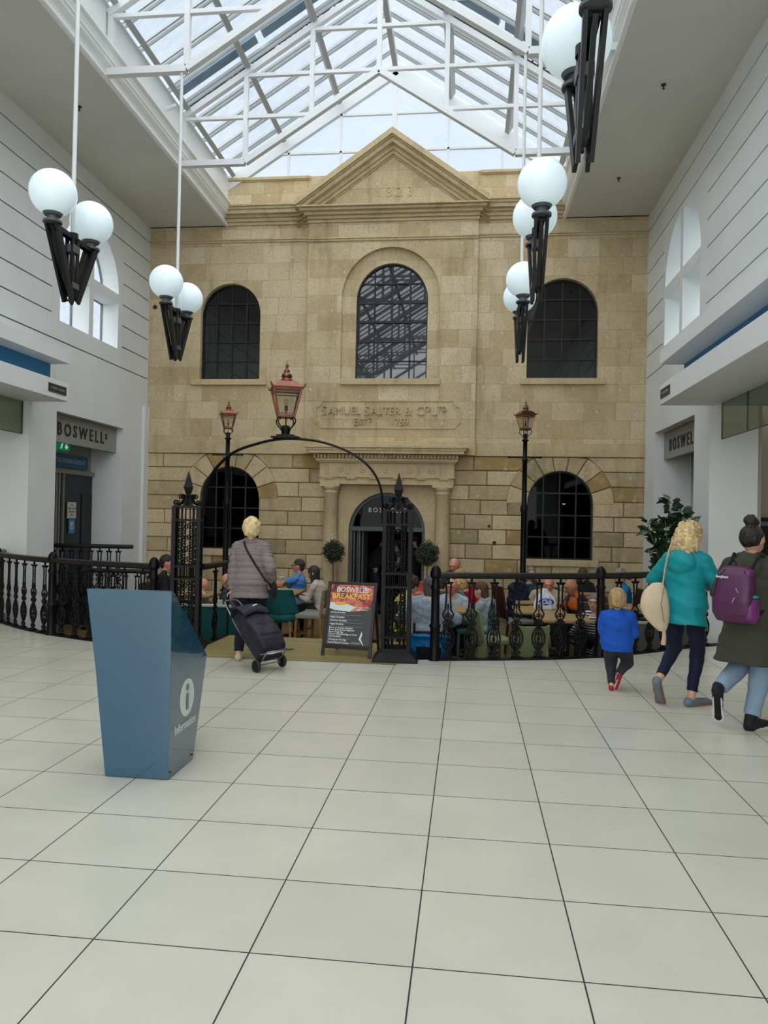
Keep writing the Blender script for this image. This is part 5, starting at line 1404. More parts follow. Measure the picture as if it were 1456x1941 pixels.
    if shoes:
        for i, (hip, kn, an, toe, ax_, upf) in enumerate(lg):
            A = MB(); h_ = an - upf * .055 * k - ax_ * .03 * k; RF = Matrix((ax_.cross(upf), ax_, upf)).transposed()
            hi = isinstance(shoes, tuple)
            A.ball(h_ + upf * .01 * k, (.043 * k, .050 * k, .046 * k), 14, 8, R=RF); limb(A, h_ + ax_ * .02 * k, toe - ax_ * .01 * k + upf * .024 * k, .043 * k, .039 * k)
            A.ball(toe + ax_ * .02 * k + upf * .018 * k, (.043 * k, .056 * k, .032 * k), 14, 8, R=RF)
            if hi: limb(A, h_, an + upf * .04 * k, .047 * k, .050 * k); limb(A, an - upf * .01 * k, toe - ax_ * .04 * k + upf * .03 * k, .044 * k, .036 * k)
            me = baked(A, .006, 2)
            so = put(me, 'shoe', shoes[0] if hi else shoes, t)
            Q_ = MB(); base = toe - upf * .004 * k
            prof = [(.0, .075), (.028, .06), (.042, .02), (.040, -.03), (.031, -.08), (.034, -.13), (.03, -.17), (.012, -.192)]
            ol = prof + [(-u, v) for u, v in prof[::-1]]; sx_ = ax_.cross(upf)
            r0 = [base + sx_ * (u * k * 1.14) + ax_ * ((v * 1.04 + .004) * k) for u, v in ol]; Q_.loft([r0, [p + upf * .018 * k for p in r0]], smooth=False)
            Q_.build('shoe_sole', sole or mat('rubber_sole', '30302e', .7), so)
    t['_'] = 0; del t['_']
    return t, dict(P=P, S=S, X=X, Y=Yv, arms=arms, legs=lg, hd=hd, sp=sp, nb=nb, k=k)
def surf_path(t, part, pts, d=(0, 1, 0), off=.006):
    """Lays points onto a part's surface, cast along d (thing-local)."""
    o = [c for c in t.children if c.name.split('.')[0] == part][0]
    bv = BVHTree.FromPolygons([v.co for v in o.data.vertices], [p.vertices for p in o.data.polygons]); d = Vector(d); out = []
    for p in pts:
        h = bv.ray_cast(Vector(p) - d * 1.0, d)
        q = h[0] if h[0] is not None else Vector(p); out.append(q - d * off)
    return out
def strap_mesh(pts, w_, th, up):
    m = MB(); r = []
    for i, p in enumerate(pts):
        d = (pts[min(i + 1, len(pts) - 1)] - pts[max(0, i - 1)]).normalized(); n = Vector(up); n = (n - d * n.dot(d)).normalized(); s = d.cross(n)
        r.append([p + s * w_ / 2 + n * th / 2, p - s * w_ / 2 + n * th / 2, p - s * w_ / 2 - n * th / 2, p + s * w_ / 2 - n * th / 2])
    return m.loft(r)

# ---- woman in the quilted jacket with the shopping trolley
T1, J = person('person with short blonde hair in a grey brown quilted jacket pulling a shopping trolley', -2.42, 8.14, .004, math.radians(4), 1.57, female=True, build=1.18, hs=1.16, lean=3, head=(2, 14, 0),
    hands=((.25, .10, -.02), (-.225, -.045, -.295)), elbows=((.35, -.8, -.3), (-.3, -.6, -.2)), feet=((.07, .13, 0), (-.085, -.10, 0)), heel=(12, 0), toes=(-5, 8), palm=((-1, 0, 0), (.3, -1, .2)), curl=1.1,
    top=cloth('7d7270', .55, .15, 40), ease=.030, hem=.10, flare=.16, collar=.024, puff=True, legs=cloth('171a2a', .8), legw=1.05, shoes=cloth('c9bda2', .7), sole=mat('cream_sole', 'c4b794', .7), hair='set', hairc='d9c18d')
pts = [Vector((-.07 + .31 * f, 0, 1.31 - .52 * f)) for f in [i / 16 for i in range(17)]]
strap_mesh(surf_path(T1, 'jacket', pts), .022, .006, (0, -1, 0)).build('bag_strap', cloth('161414', .5), T1)
m = MB(); m.ball((.27, .02, .76), (.035, .09, .10), 14, 10); m.build('handbag', cloth('1c1a1a', .6), T1)

# ---- the trolley
tc_ = thing('shopping_trolley', 'black wheeled shopping trolley leaning back behind the walker', 'shopping trolley', (-2.02, 7.55, 0))
A_ = Vector((0, 0, .07)); ud = Vector((-.56, .40, .60)).normalized(); wd = Vector((.66, .75, 0)).normalized(); wd = (wd - ud * wd.dot(ud)).normalized(); nd_ = ud.cross(wd)
if nd_.z < 0: nd_ = -nd_
def TC(w_, u, n): return A_ + wd * w_ + ud * u + nd_ * n
SILVER = mat('brushed_tube_metal', '9a9da0', .3, metal=1); NAVY = cloth('23212b', .5, .6, 9); NAVY2 = cloth('2d2b3a', .55, .3, 12)
m = MB()
for s in (-1, 1):
    m.tube([TC(s * .125, -.02, -.0), TC(s * .125, .55, 0), TC(s * .10, .80, 0), TC(s * .09, .88, .0)], .008, 8)
m.tube([TC(-.09, .88, 0), TC(-.06, .905, 0), TC(.06, .905, 0), TC(.09, .88, 0)], .012, 8)
m.tube([TC(-.12, .02, 0), TC(-.13, .0, .10), TC(-.125, -.0, .20), TC(.125, 0, .20), TC(.13, .0, .10), TC(.12, .02, 0)], .008, 8)
m.tube([TC(-.14, .05, .12), TC(-.14, -.06, .26), TC(.14, -.06, .26), TC(.14, .05, .12)], .008, 8)
m.build('frame', SILVER, tc_)
m = MB(); m.tube([A_ - wd * .17, A_ + wd * .17], .006, 8); m.build('axle', SILVER, tc_)
for s in (-1, 1):
    R_ = Matrix((Vector((-wd.y, wd.x, 0)), Vector((0, 0, 1)), wd)).transposed()
    m = MB(); m.lathe([(.048, -.014), (.064, -.012), (.068, -.004), (.068, .004), (.064, .012), (.048, .014), (.048, -.014)], A_ + wd * (s * .165), 28, R=R_)
    wh = m.build('wheel', mat('tyre_rubber', '222222', .7), tc_)
    m = MB(); m.lathe([(.0, .010), (.014, .014), (.014, -.014), (0, -.010)], A_ + wd * (s * .165), 14, R=R_)
    m.lathe([(.040, -.008), (.049, -.010), (.049, .010), (.040, .008), (.040, -.008)], A_ + wd * (s * .165), 24, R=R_)
    for q in range(8):
        a = q * math.pi / 4; v = R_ @ Vector((math.cos(a), math.sin(a), 0)); m.bar(A_ + wd * (s * .165) + v * .010, A_ + wd * (s * .165) + v * .042, .012, .010, up=tuple(wd))
    m.build('wheel_hub', mat('hub_black', '131313', .4), wh)
m = MB(); rings = []
for f, hw, d0, d1 in ((.02, .125, .02, .20), (.06, .15, .015, .235), (.20, .165, .012, .26), (.36, .165, .012, .25), (.50, .15, .012, .22), (.60, .125, .012, .175), (.645, .10, .012, .13)):
    c = (d0 + d1) / 2; hh = (d1 - d0) / 2; r = []
    for i in range(24):
        a = 2 * math.pi * i / 24; cx_, sy__ = math.cos(a), math.sin(a); e = .24
        r.append(TC(hw * math.copysign(abs(cx_) ** e, cx_), f, c + hh * math.copysign(abs(sy__) ** e, sy__)))
    rings.append(r)
m.loft(rings); me = baked(m, .008, 3)
def bagf(co, no):
    w_ = np.sin(co[:, 0] * 31 + 4 * np.sin(co[:, 2] * 18)) * np.sin(co[:, 1] * 27 + 3 * np.sin(co[:, 2] * 22 + 1)); return co + no * (.005 * w_)[:, None]
displace(me, bagf); put(me, 'bag', NAVY, tc_)
m = MB(); rings = []
for f, hw, n0, dz in ((.50, .15, .245, 0), (.57, .165, .245, .0), (.66, .155, .18, 0), (.70, .14, .08, 0), (.66, .13, .0, 0)):
    rings.append([TC(hw * math.sin(-1.2 + 2.4 * i / 12) / .932, f - .03 * abs(math.sin(-1.2 + 2.4 * i / 12)) * (f < .6), n0 + .015 - .02 * abs(-1 + i / 6) ** 2) for i in range(13)])
vs = [p for r in rings for p in r]; m.add(vs, [(j * 13 + i, j * 13 + i + 1, (j + 1) * 13 + i + 1, (j + 1) * 13 + i) for j in range(4) for i in range(12)], smooth=True)
o = m.build('flap', NAVY2, tc_); sm = o.modifiers.new('thick', 'SOLIDIFY'); sm.thickness = .008
m = MB(); m.bar(TC(-.01, .575, .262), TC(.06, .60, .252), .012, .003, up=tuple(nd_)); m.build('logo_stripe', mat('white_logo', 'd8d8dc', .5), tc_)
strap_mesh([TC(0, .66, .03), TC(0, .78, .006), TC(0, .89, .008)], .075, .006, nd_).build('handle_strap', NAVY, tc_)

# ---- woman in the teal jacket
T2, J2 = person('person with curly blonde hair in a bright teal hooded jacket walking with a cream bag', 1.93, 6.88, 0, math.radians(-38), 1.64, female=True, build=1.10, hs=1.12, lean=2, head=(6, -12, 6),
    hands=((.12, .26, .16), (-.17, .24, .17)), elbows=((.8, -.5, -.5), (-.9, -.45, -.4)), feet=((.085, .03, 0), (-.13, -.28, .03)), heel=(0, 50), toes=(-18, 8), knees=((.05, 1, .2), (-.05, 1, .2)),
    top=cloth('0f8d94', .55, .35, 9, .05), ease=.024, hem=.085, flare=.10, hood=True, legs=cloth('141a30', .75), legw=.95, cuff=.03, shoes=cloth('6a7479', .6), sole=mat('tan_sole', '8a5a42', .6), hair='curly', hairc='cfb585')
m = MB(); m.tube([J2['nb'] + (J2['X'] * math.cos(q * .449) * .075 + J2['Y'] * math.sin(q * .449) * .07) * 1 + J2['S'] * .015 for q in range(14)], .02, 8, closed=True); m.build('scarf', cloth('14192b', .8), T2)
# cream bag on her elbow
bg = thing('shoulder_bag', 'cream crescent shoulder bag hanging at the left elbow of the teal jacket', 'bag', (1.655, 6.80, 0))
m = MB(); rings = []
for i in range(13):
    f = i / 12; zc = 1.08 - .42 * f; w_ = .115 * math.sin(math.pi * (f * .93 + .05)) ** .6 + .01; c = Vector((.01 - .045 * math.sin(math.pi * f) + .05 * f, -.02, zc))
    rings.append([c + Vector((w_ * math.cos(2 * math.pi * j / 20), w_ * .55 * math.sin(2 * math.pi * j / 20), 0)) for j in range(20)])
m.loft(rings); me = baked(m, .007, 2); displace(me, lambda co, no: co + no * (.004 * np.sin(co[:, 0] * 40 + co[:, 2] * 18))[:, None])
put(me, 'bag_body', cloth('c9b79c', .7, .3, 20), bg)
m = MB(); m.tube([(.05, -.03, 1.02), (.065, -.05, 1.2), (.10, -.03, 1.36), (.13, .0, 1.43)], .008, 6); m.build('strap', cloth('b9a68c', .7), bg)
m = MB(); m.tube([(.055, -.075, 1.05), (.03, -.085, .9), (.06, -.07, .75), (.07, -.02, .68)], .004, 6); m.build('seam_piping', cloth('8d7a60', .7), bg)
m = MB(); m.tube([(.07, -.02, .70), (.075, -.03, .62), (.07, -.02, .54)], [.012, .018, .022], 8); m.build('tassel', cloth('c2a48d', .8), bg)

# ---- woman in the khaki coat with the purple backpack
T3, J3 = person('person with a dark bun in a khaki coat and light jeans at the right edge', 2.24, 6.22, 0, math.radians(-42), 1.63, female=True, build=1.15, hs=1.12, lean=4, head=(-8, -8, 0),
    hands=((.24, .16, .02), (-.16, .26, .10)), elbows=((.8, -.5, -.5), (-.8, -.5, -.5)), feet=((.06, -.02, 0), (-.10, -.34, .10)), heel=(0, 62), toes=(-10, 18), knees=((.05, 1, .2), (.1, 1, .1)),
    top=cloth('3b3c32', .75, .5, 8, .06), ease=.032, hem=.30, flare=.34, hood=True, legs=cloth('7f95a8', .85, .3, 25), legw=1.18, cuff=.01, shoes=(cloth('17181c', .7), 1), sole=mat('white_rubber', 'c9c8c0', .6), hair='bun', hairc='1d1411')
bp = thing('backpack', 'purple backpack with side pocket worn on the khaki coat', 'backpack', (2.24, 6.22, 0), math.radians(-42))
k3 = J3['k']
def BPf(u, d, z): return Vector((u - .015, -.165 - d, z))
m = MB(); rings = []
for z_, hw, d1 in ((.84, .09, .06), (.855, .135, .12), (.92, .155, .17), (1.02, .155, .18), (1.12, .15, .16), (1.22, .135, .12), (1.275, .10, .08), (1.29, .05, .03)):
    rings.append([BPf(hw * math.copysign(abs(math.cos(a)) ** .55, math.cos(a)), d1 / 2 + d1 / 2 * math.copysign(abs(math.sin(a)) ** .6, math.sin(a)), z_) for a in [2 * math.pi * i / 24 for i in range(24)]])
m.loft(rings); PUR = mat('purple_ripstop', '4e1b45', .5, noise_=.08, nscale=12, bump=.25, bscale=10); PUR2 = mat('bright_purple_fabric', '6c2768', .5, noise_=.08, nscale=12)
put(baked(m, .007, 2), 'pack_body', PUR, bp)
m = MB(); rings = []
for z_, hw, d0, d1 in ((.85, .02, .0, .10), (.89, .05, 0, .15), (.98, .055, 0, .155), (1.04, .045, .01, .12)):
    rings.append([BPf(.13 + hw * math.cos(a), (d0 + d1) / 2 + (d1 - d0) / 2 * math.sin(a), z_) for a in [2 * math.pi * i / 18 for i in range(18)]])
m.loft(rings); put(baked(m, .007, 2), 'side_pocket', PUR2, bp)
m = MB(); m.loft([[BPf(.10 + .035 * math.cos(a), .06 + .05 * math.sin(a), z_) for a in [2 * math.pi * i / 12 for i in range(12)]] for z_ in (1.03, 1.26)]); put(baked(m, .007, 3), 'side_panel', PUR2, bp)
m = MB(); m.ball(BPf(.145, .07, 1.055), (.03, .045, .016), 12, 8); m.build('green_cloth', cloth('1f8f7c', .8), bp)
m = MB(); m.tube([BPf(-.05, .13, 1.255), BPf(-.09, .16, 1.20), BPf(-.12, .175, 1.05)], .004, 5); m.tube([BPf(.0, .06, 1.30), BPf(-.02, .03, 1.33), BPf(-.06, .05, 1.30)], .007, 6); m.build('grab_loop', cloth('141216', .7), bp)
m = MB(); m.bar(BPf(.055, .187, 1.12), BPf(.075, .19, 1.09), .006, .004); m.bar(BPf(.05, .19, 1.05), BPf(.03, .195, 1.01), .006, .004); m.build('zip_pull', mat('zip_grey', 'b7b5b8', .4), bp)
m = MB(); text_mesh(m, 'Berghaus', .026, lambda u, v, d: BPf(-.10 + u, .160 + d + .02, 1.195 + v), (0, .002), bold=.001); m.build('logo_lettering', mat('logo_white', 'd0ccd2', .5), bp)
for s in (-1, 1):
    m = MB(); m.tube([BPf(s * .09, .0, 1.26), Vector((s * .10, -.06, 1.375)), Vector((s * .12, .08, 1.33)), Vector((s * .15, .10, 1.15)), Vector((s * .17, -.02, .98)), BPf(s * .13, .02, .90)], [.012] * 6, 8); m.build('shoulder_strap', cloth('1b171c', .7), bp)

# ---- child in blue
T4, J4 = person('toddler with tousled fair hair in a bright blue hoodie and dark trousers stepping away', 1.44, 7.34, 0, math.radians(-14), 1.02, build=1.34, hs=1.50, lean=-1, head=(-6, -6, 0), pz=.465,
    hands=((.17, .26, .14), (-.14, .26, .10)), elbows=((.55, -.8, -.5), (-.45, -.8, -.5)), feet=((.045, -.12, .035), (-.045, .0, 0)), heel=(55, 0), toes=(25, 5), knees=((.35, 1, .1), (-.1, 1, .1)),
    top=cloth('1750b0', .75, .3, 16, .05), ease=.040, hem=.04, flare=.03, hood=True, legs=cloth('2f3138', .9), legw=1.15, lease=.008, shoes=cloth('93293e', .7, .3, 30, .5), sole=mat('pale_child_sole', 'c9bda6', .7), hair='toddler', hairc='a98a5e')
# ================================================================ the cafe
OAK = mat('table_oak', 'a38457', .45, noise_=.15, nscale=5, stretch=(1, 9, 1)); LEG = mat('chair_leg_oak', '9c6f3c', .45, noise_=.15, nscale=9); IRON = mat('dark_table_base', '141414', .5)
TEAL = cloth('14504f', .8, .15, 40); CREAM = mat('cream_piping', 'b9b6a4', .6)
DARKW = mat('dark_stained_wood', '2c1a12', .45, noise_=.2, nscale=8); OLIVEP = mat('olive_painted_wood', '77815a', .5); TEALP = mat('teal_painted_wood', '3b5f60', .5); GREYP = cloth('87837c', .8, .15, 30)
def plaid():
    m = bpy.data.materials.new('plaid_wool'); m.use_nodes = True; n = m.node_tree; b = n.nodes['Principled BSDF']; L = n.links.new
    tc = n.nodes.new('ShaderNodeTexCoord'); br = n.nodes.new('ShaderNodeTexBrick'); br.offset = 0; br.inputs['Scale'].default_value = 1; br.inputs['Brick Width'].default_value = .035; br.inputs['Row Height'].default_value = .035; br.inputs['Mortar Size'].default_value = .004
    br.inputs['Color1'].default_value = lin('8f8a72'); br.inputs['Color2'].default_value = lin('7b785f'); br.inputs['Mortar'].default_value = lin('4b4a3d')
    sp = n.nodes.new('ShaderNodeSeparateXYZ'); cb = n.nodes.new('ShaderNodeCombineXYZ'); L(tc.outputs['Object'], sp.inputs[0]); L(sp.outputs['X'], cb.inputs[0]); L(sp.outputs['Z'], cb.inputs[1]); L(cb.outputs[0], br.inputs['Vector']); L(br.outputs[0], b.inputs['Base Color']); b.inputs['Roughness'].default_value = .9
    return m
PLAID = plaid()
# every chair faces +Y in its own frame
def tub_chair(label, x, y, rz, g):
    t = thing('tub_chair', label, 'chair', (x, y, CAFE), rz, g)
    m = MB(); rings = []
    for z_, w_, d_, th in ((.42, .20, .20, .03), (.50, .26, .23, .035), (.60, .25, .24, .03), (.75, .235, .25, .026), (.855, .225, .26, .02)):
        o_ = []; i_ = []
        for q in range(17):
            a = math.pi * (1.0 + q / 16.0); f = 1 - .0 * z_
            px_, py_ = w_ * math.cos(a), d_ * math.sin(a) * (.95) + .02
            if z_ > .55: py_ = min(py_, -.02 - (z_ - .55) * .5) if abs(math.cos(a)) > .5 else py_
            o_.append(Vector((px_, py_, z_))); i_.append(Vector((px_ * (1 - th / w_), py_ * (1 - th / d_) + .004, z_)))
        rings.append(o_ + i_[::-1])
    m.loft(rings); put(baked(m, .009, 3), 'shell', TEAL, t)
    m = MB(); m.tube([Vector((.225 * math.cos(math.pi * (1 + q / 16)) * .97, min(.26 * math.sin(math.pi * (1 + q / 16)) * .9 + .02, -.12), .86)) for q in range(17)], .009, 6); m.build('cream_piping', CREAM, t)
    m = MB(); m.loft([[Vector((w_ * math.copysign(abs(math.cos(a)) ** .6, math.cos(a)), .02 + w_ * .98 * math.copysign(abs(math.sin(a)) ** .6, math.sin(a)), z_)) for a in [2 * math.pi * i / 24 for i in range(24)]] for z_, w_ in ((.36, .20), (.39, .23), (.45, .235), (.475, .21))]); m.build('seat', TEAL, t)
    for sx in (-1, 1):
        for sy in (-1, 1): m = MB(); m.cone((sx * .17, sy * .17 + .02, .38), (sx * .195, sy * .195 + .02, 0), .022, .015, 10); m.build('leg', LEG, t)
    return t
def side_chair(name, label, x, y, rz, g, seatm, backm, legm, slab=False, bh=.98, bw_=.20):
    t = thing(name, label, 'chair', (x, y, CAFE), rz, g)
    m = MB(); m.box(-.21, .21, -.20, .22, .42, .49); m.build('seat', seatm, t, bevel=.02)
    m = MB()
    if slab: m.prism([(-bw_ - .01, .30 if bh < .7 else .50), (bw_ + .01, .30 if bh < .7 else .50), (bw_, bh), (-bw_, bh)], lambda u, v, d: Vector((u, -.20 - (v - .5) * .16 - d, v)), 0, .028)
    else: m.prism([(-.20, .58), (.20, .58), (.205, .87), (-.205, .87)], lambda u, v, d: Vector((u, -.19 - (v - .5) * .14 - d, v)), -.02, .03)
    m.build('backrest', backm, t, bevel=.008 if slab else .018)
    for s in (-1, 1):
        m = MB(); m.bar((s * .185, .19, .43), (s * .185, .20, 0), .035, .035, up=(0, 1, 0)); m.build('leg', legm, t, bevel=.003)
        m = MB(); m.bar((s * .18, -.21 - .04, .70), (s * .18, -.19, .45), .03, .035, up=(0, 1, 0)); m.bar((s * .18, -.19, .45), (s * .185, -.235, 0), .034, .035, up=(0, 1, 0)); m.build('leg', legm, t, bevel=.003)
    for yy in (.19, -.22): m = MB(); m.bar((-.185, yy, .16), (.185, yy, .16), .02, .03); m.build('stretcher', legm, t)
    return t
def table(label, x, y, w_=.68, d_=.68, h=.75, rz=0):
    t = thing('cafe_table', label, 'table', (x, y, CAFE), rz, 'square oak cafe tables')
    m = MB(); m.box(-w_ / 2, w_ / 2, -d_ / 2, d_ / 2, h - .03, h); m.build('table_top', OAK, t, bevel=.005)
    m = MB(); m.box(-w_ / 2 + .05, w_ / 2 - .05, -d_ / 2 + .05, d_ / 2 - .05, h - .05, h - .03); m.build('top_frame', LEG, t)
    m = MB(); m.cone((0, 0, .03), (0, 0, h - .05), .035, .035, 14); m.build('pedestal', IRON, t)
    m = MB(); m.lathe([(.0, .0), (.26, 0), (.26, .012), (.06, .035), (0, .035)], n=28); m.build('foot', IRON, t)
    return t
GC = 'chairs in the cafe'
tub_chair('dark green tub chair with cream piping, its back to the viewer, beyond the timber deck', -2.76, 11.05, math.radians(-8), GC)
side_chair('padded_chair', 'chair with tweed plaid back and grey seat, empty, left of the menu board', -2.32, 11.12, math.radians(80), GC, GREYP, PLAID, LEG)
side_chair('padded_chair', 'chair with tweed plaid back under the person in the beige top', -2.30, 11.72, math.radians(86), GC, GREYP, PLAID, LEG)
side_chair('padded_chair', 'grey upholstered chair under the person in the blue T-shirt', -2.85, 12.95, math.radians(82), GC, GREYP, GREYP, LEG)
side_chair('wooden_chair', 'olive green painted slab back chair beside the grey hoodie, seen edge on', .33, 9.42, math.radians(-66), GC, OLIVEP, OLIVEP, OLIVEP, True, .84)
side_chair('wooden_chair', 'olive green painted slab back chair close behind the railing', .75, 9.30, math.radians(14), GC, cloth('2e3a48', .8), OLIVEP, OLIVEP, True, .69, .17)
side_chair('wooden_chair', 'teal painted wooden chair under the person in the grey hoodie', .12, 10.2, math.radians(82), GC, TEALP, TEALP, TEALP)
side_chair('wooden_chair', 'dark brown wooden chair in front of the person in the beige sweater', .73, 11.3, math.radians(-70), GC, GREYP, DARKW, DARKW, True)
side_chair('wooden_chair', 'dark chair draped with a blue coat under the person in the speckled top', -.44, 9.22, 0, GC, DARKW, DARKW, DARKW, True, .60)
for lab, x, y, rz in (('dark chair under the person in the yellow cardigan', -.80, 9.95, -60), ('dark chair under the person in the white shirt', -.22, 11.0, 180), ('dark chair under the bald person in the charcoal top', -.20, 13.1, 170), ('dark chair under the person in the red top', -.02, 11.75, 180),
                      ('dark chair under the fair haired person behind the railing', -.08, 12.4, 180), ('dark chair under the person in the beige sweater', 1.29, 12.3, 180), ('dark chair under the person in the black and orange jersey', 1.75, 11.28, 100), ('dark chair under the long brown haired person by the stone wall', 1.98, 13.35, 180),
                      ('dark chair under the person in the striped top', 1.60, 10.15, 150), ('dark chair under the person in the bright blue shirt', 2.62, 12.6, 100), ('dark chair under the bearded person behind the left gate pillar', -4.78, 11.2, -85), ('dark chair under the person in the grey jacket', -3.42, 10.85, 80), ('dark chair under the grey haired person by the right lamp post', 1.05, 13.75, 170), ('dark chair under the ruddy faced person at the far right', 2.86, 11.45, 95)):
    side_chair('wooden_chair', lab, x, y, math.radians(rz), GC, DARKW, DARKW, DARKW)
for lab, x, y in (('oak table in front of the person in the beige top', -2.98, 11.72), ('oak table with a tray and paper cup against the stone wall', -3.52, 12.95), ('oak table left of the person in the speckled top', -.35, 10.12), ('oak table in front of the bald person in the charcoal top', -.12, 12.5) ,
                  ('oak table with a white and blue carrier bag', .98, 10.35), ('oak table close to the railing in front of the striped top', 1.20, 9.62), ('oak table in front of the person in the beige sweater', 1.05, 11.5), ('oak table behind the left gate pillar', -4.12, 11.0), ('oak table in front of the long brown haired person', 1.95, 12.75), ('oak table in front of the bright blue shirt', 2.05, 12.2), ('oak table at the far right behind the railing', 2.35, 11.1)):
    table(lab, x, y)
# teal banquette
t = thing('banquette', 'low dark teal banquette with pale top edge behind the left gate pillar', 'bench', (-3.62, 10.1, CAFE))
m = MB(); m.box(-.80, .62, -.06, .06, 0, .665); m.build('back_panel', TEAL, t, bevel=.006)
m = MB(); m.box(-.81, .63, -.07, .07, .665, .69); m.build('top_edge', CREAM, t, bevel=.004)
m = MB(); m.box(-.80, .62, .06, .50, .0, .40); m.build('seat', TEAL, t, bevel=.02)
m = MB(); m.box(-.04, .04, -.03, .03, 0, .07); tag(m.build('napkin_box', mat('white_card', 'b9bcc0', .6), loc=(-3.44, 10.1, CAFE + .69), bevel=.003), 'small white napkin box on the teal banquette edge', 'box')
# grey and pale booth on the right
t = thing('banquette', 'grey banquette behind the railing at the far right', 'bench', (2.62, 10.75, CAFE)); m = MB(); m.box(-.35, .45, -.05, .05, 0, .55); m.build('back_panel', mat('booth_grey', '5d5a54', .7), t, bevel=.01)
m = MB(); m.box(-.35, .45, -.055, .055, .55, .58); m.build('top_edge', CREAM, t, bevel=.004); m = MB(); m.box(-.35, .45, .05, .45, 0, .4); m.build('seat', mat('booth_seat_grey', '6d6a62', .8), t, bevel=.02)

# things on the tables
ZT = CAFE + .75
t = thing('paper_cup', 'white paper cup on the tray by the blue T-shirt', 'cup', (-3.27, 12.93, ZT + .012)); m = MB(); m.lathe([(.030, 0), (.034, .02), (.040, .10), (.042, .102)], n=18); m.build('cup_body', mat('cup_white', 'c9c9c4', .5), t); m = MB(); m.lathe([(.042, .10), (.043, .106), (.036, .112), (0, .112)], n=18); m.build('cup_lid', mat('cup_lid', 'dddddd', .4), t)
m = MB(); m.box(-.22, .22, -.16, .16, 0, .012); tag(m.build('serving_tray', mat('tray_dark', '2c2a29', .5), loc=(-3.42, 12.93, ZT + .0005), bevel=.004), 'dark serving tray on the table by the stone wall', 'tray')
t = thing('gift_bag', 'white and red patterned paper bag standing on the tray', 'bag', (-3.46, 12.95, ZT + .0125)); m = MB(); m.box(-.085, .085, -.05, .05, 0, .17); m.build('bag_body', mat('bag_white', 'd8d4cf', .6), t, bevel=.005)
m = MB()
for u, v, r_ in ((-.04, .05, .03), (.045, .11, .032), (.02, .03, .02), (-.05, .13, .022)): m.ball((u, -.05, v), (r_, .004, r_), 10, 6)
m.build('red_pattern', mat('pattern_red', 'a3222c', .6), t)
m = MB(); m.box(-.035, .035, -.004, .004, 0, .14); ph = m.build('mobile_phone', mat('phone_black', '16161a', .25), loc=(-2.80, 11.62, ZT + .05), bevel=.003); ph.rotation_euler = (math.radians(-50), 0, math.radians(60)); tag(ph, 'black mobile phone held up over the oak table', 'phone')
t = thing('carrier_bag', 'white plastic carrier bag with blue lettering on the table behind the railing', 'bag', (1.06, 10.28, ZT))
m = MB(); rings = []
for z_, w_, d_ in ((0, .13, .07), (.03, .15, .085), (.10, .145, .08), (.17, .12, .06), (.23, .07, .035), (.29, .03, .02)):
    rings.append([Vector((w_ * math.cos(a) + .02 * math.sin(5 * a + z_ * 20) * .5, d_ * math.sin(a) + .01 * math.sin(7 * a), z_)) for a in [2 * math.pi * i / 28 for i in range(28)]])
m.loft(rings); put(baked(m, .007, 2), 'bag_body', mat('plastic_white', 'c6cbd2', .35, bump=.8, bscale=18), t)
m = MB(); m.ball((.01, -.062, .115), (.105, .028, .05), 18, 10); m.build('blue_print', mat('bag_blue', '1f3f9c', .5), t)
m = MB(); text_mesh(m, 'Club', .085, lambda u, v, d: Vector((.01 + u * .8 + v * .2, -.088 - d, .09 + v)), (-.01, .006), align='C', bold=.001); m.build('white_lettering', mat('bag_letters', 'd5d9e6', .5), t)
t = thing('menu_stand', 'red printed menu stand behind the person in the yellow cardigan', 'sign', (-.70, 11.45, ZT)); m = MB(); m.box(-.16, .16, -.01, .01, .0, .24); m.build('board', mat('menu_red', 'b5402f', .5), t, bevel=.003)
m = MB(); text_mesh(m, 'Salmon', .075, lambda u, v, d: Vector((u, -.011 - d, .05 + v)), (0, .002), align='C'); m.build('lettering', mat('menu_cream', 'e3cdbd', .5), t)
m = MB()
for v in (.17, .20): m.box(-.12, .12, -.013, -.011, v, v + .008)
m.build('small_print', mat('menu_dark_print', '7a1d16', .6), t)
table('oak table holding the red menu stand', -.70, 11.45)
# blue coat hung over the chair of the speckled top
t = thing('draped_coat', 'bright blue coat draped over the chair back of the person in the speckled top', 'coat', (-.44, 8.98, CAFE))
m = MB(); rings = []
for z_, w_, d_ in ((.10, .27, .05), (.22, .26, .055), (.38, .235, .055), (.50, .24, .09), (.545, .25, .13), (.565, .20, .10)):
    rings.append([Vector((w_ * math.cos(a), d_ * math.sin(a) + (.05 if z_ > .45 else 0) + .01 * math.sin(9 * a), z_)) for a in [2 * math.pi * i / 30 for i in range(30)]])
m.loft(rings); me = baked(m, .008, 2); displace(me, wrinkle(.006, (22, 6, 8), 0)); put(me, 'coat_body', cloth('0c6fae', .55, .5, 12), t)
m = MB(); m.box(-.15, .15, -.075, -.05, .02, .42); m.build('dark_lining', cloth('15191f', .8), t)
t = thing('draped_coat', 'navy coat draped over a chair left of the beige sweater', 'coat', (.78, 11.5, CAFE))
m = MB(); m.loft([[Vector((w_ * math.cos(a), .1 * math.sin(a), z_)) for a in [2 * math.pi * i / 24 for i in range(24)]] for z_, w_ in ((.45, .18), (.7, .17), (.95, .15), (1.02, .08))]); me = baked(m, .009, 2); displace(me, wrinkle(.01, (20, 9, 14), 1)); put(me, 'coat_body', cloth('161b33', .8, .8, 12), t)

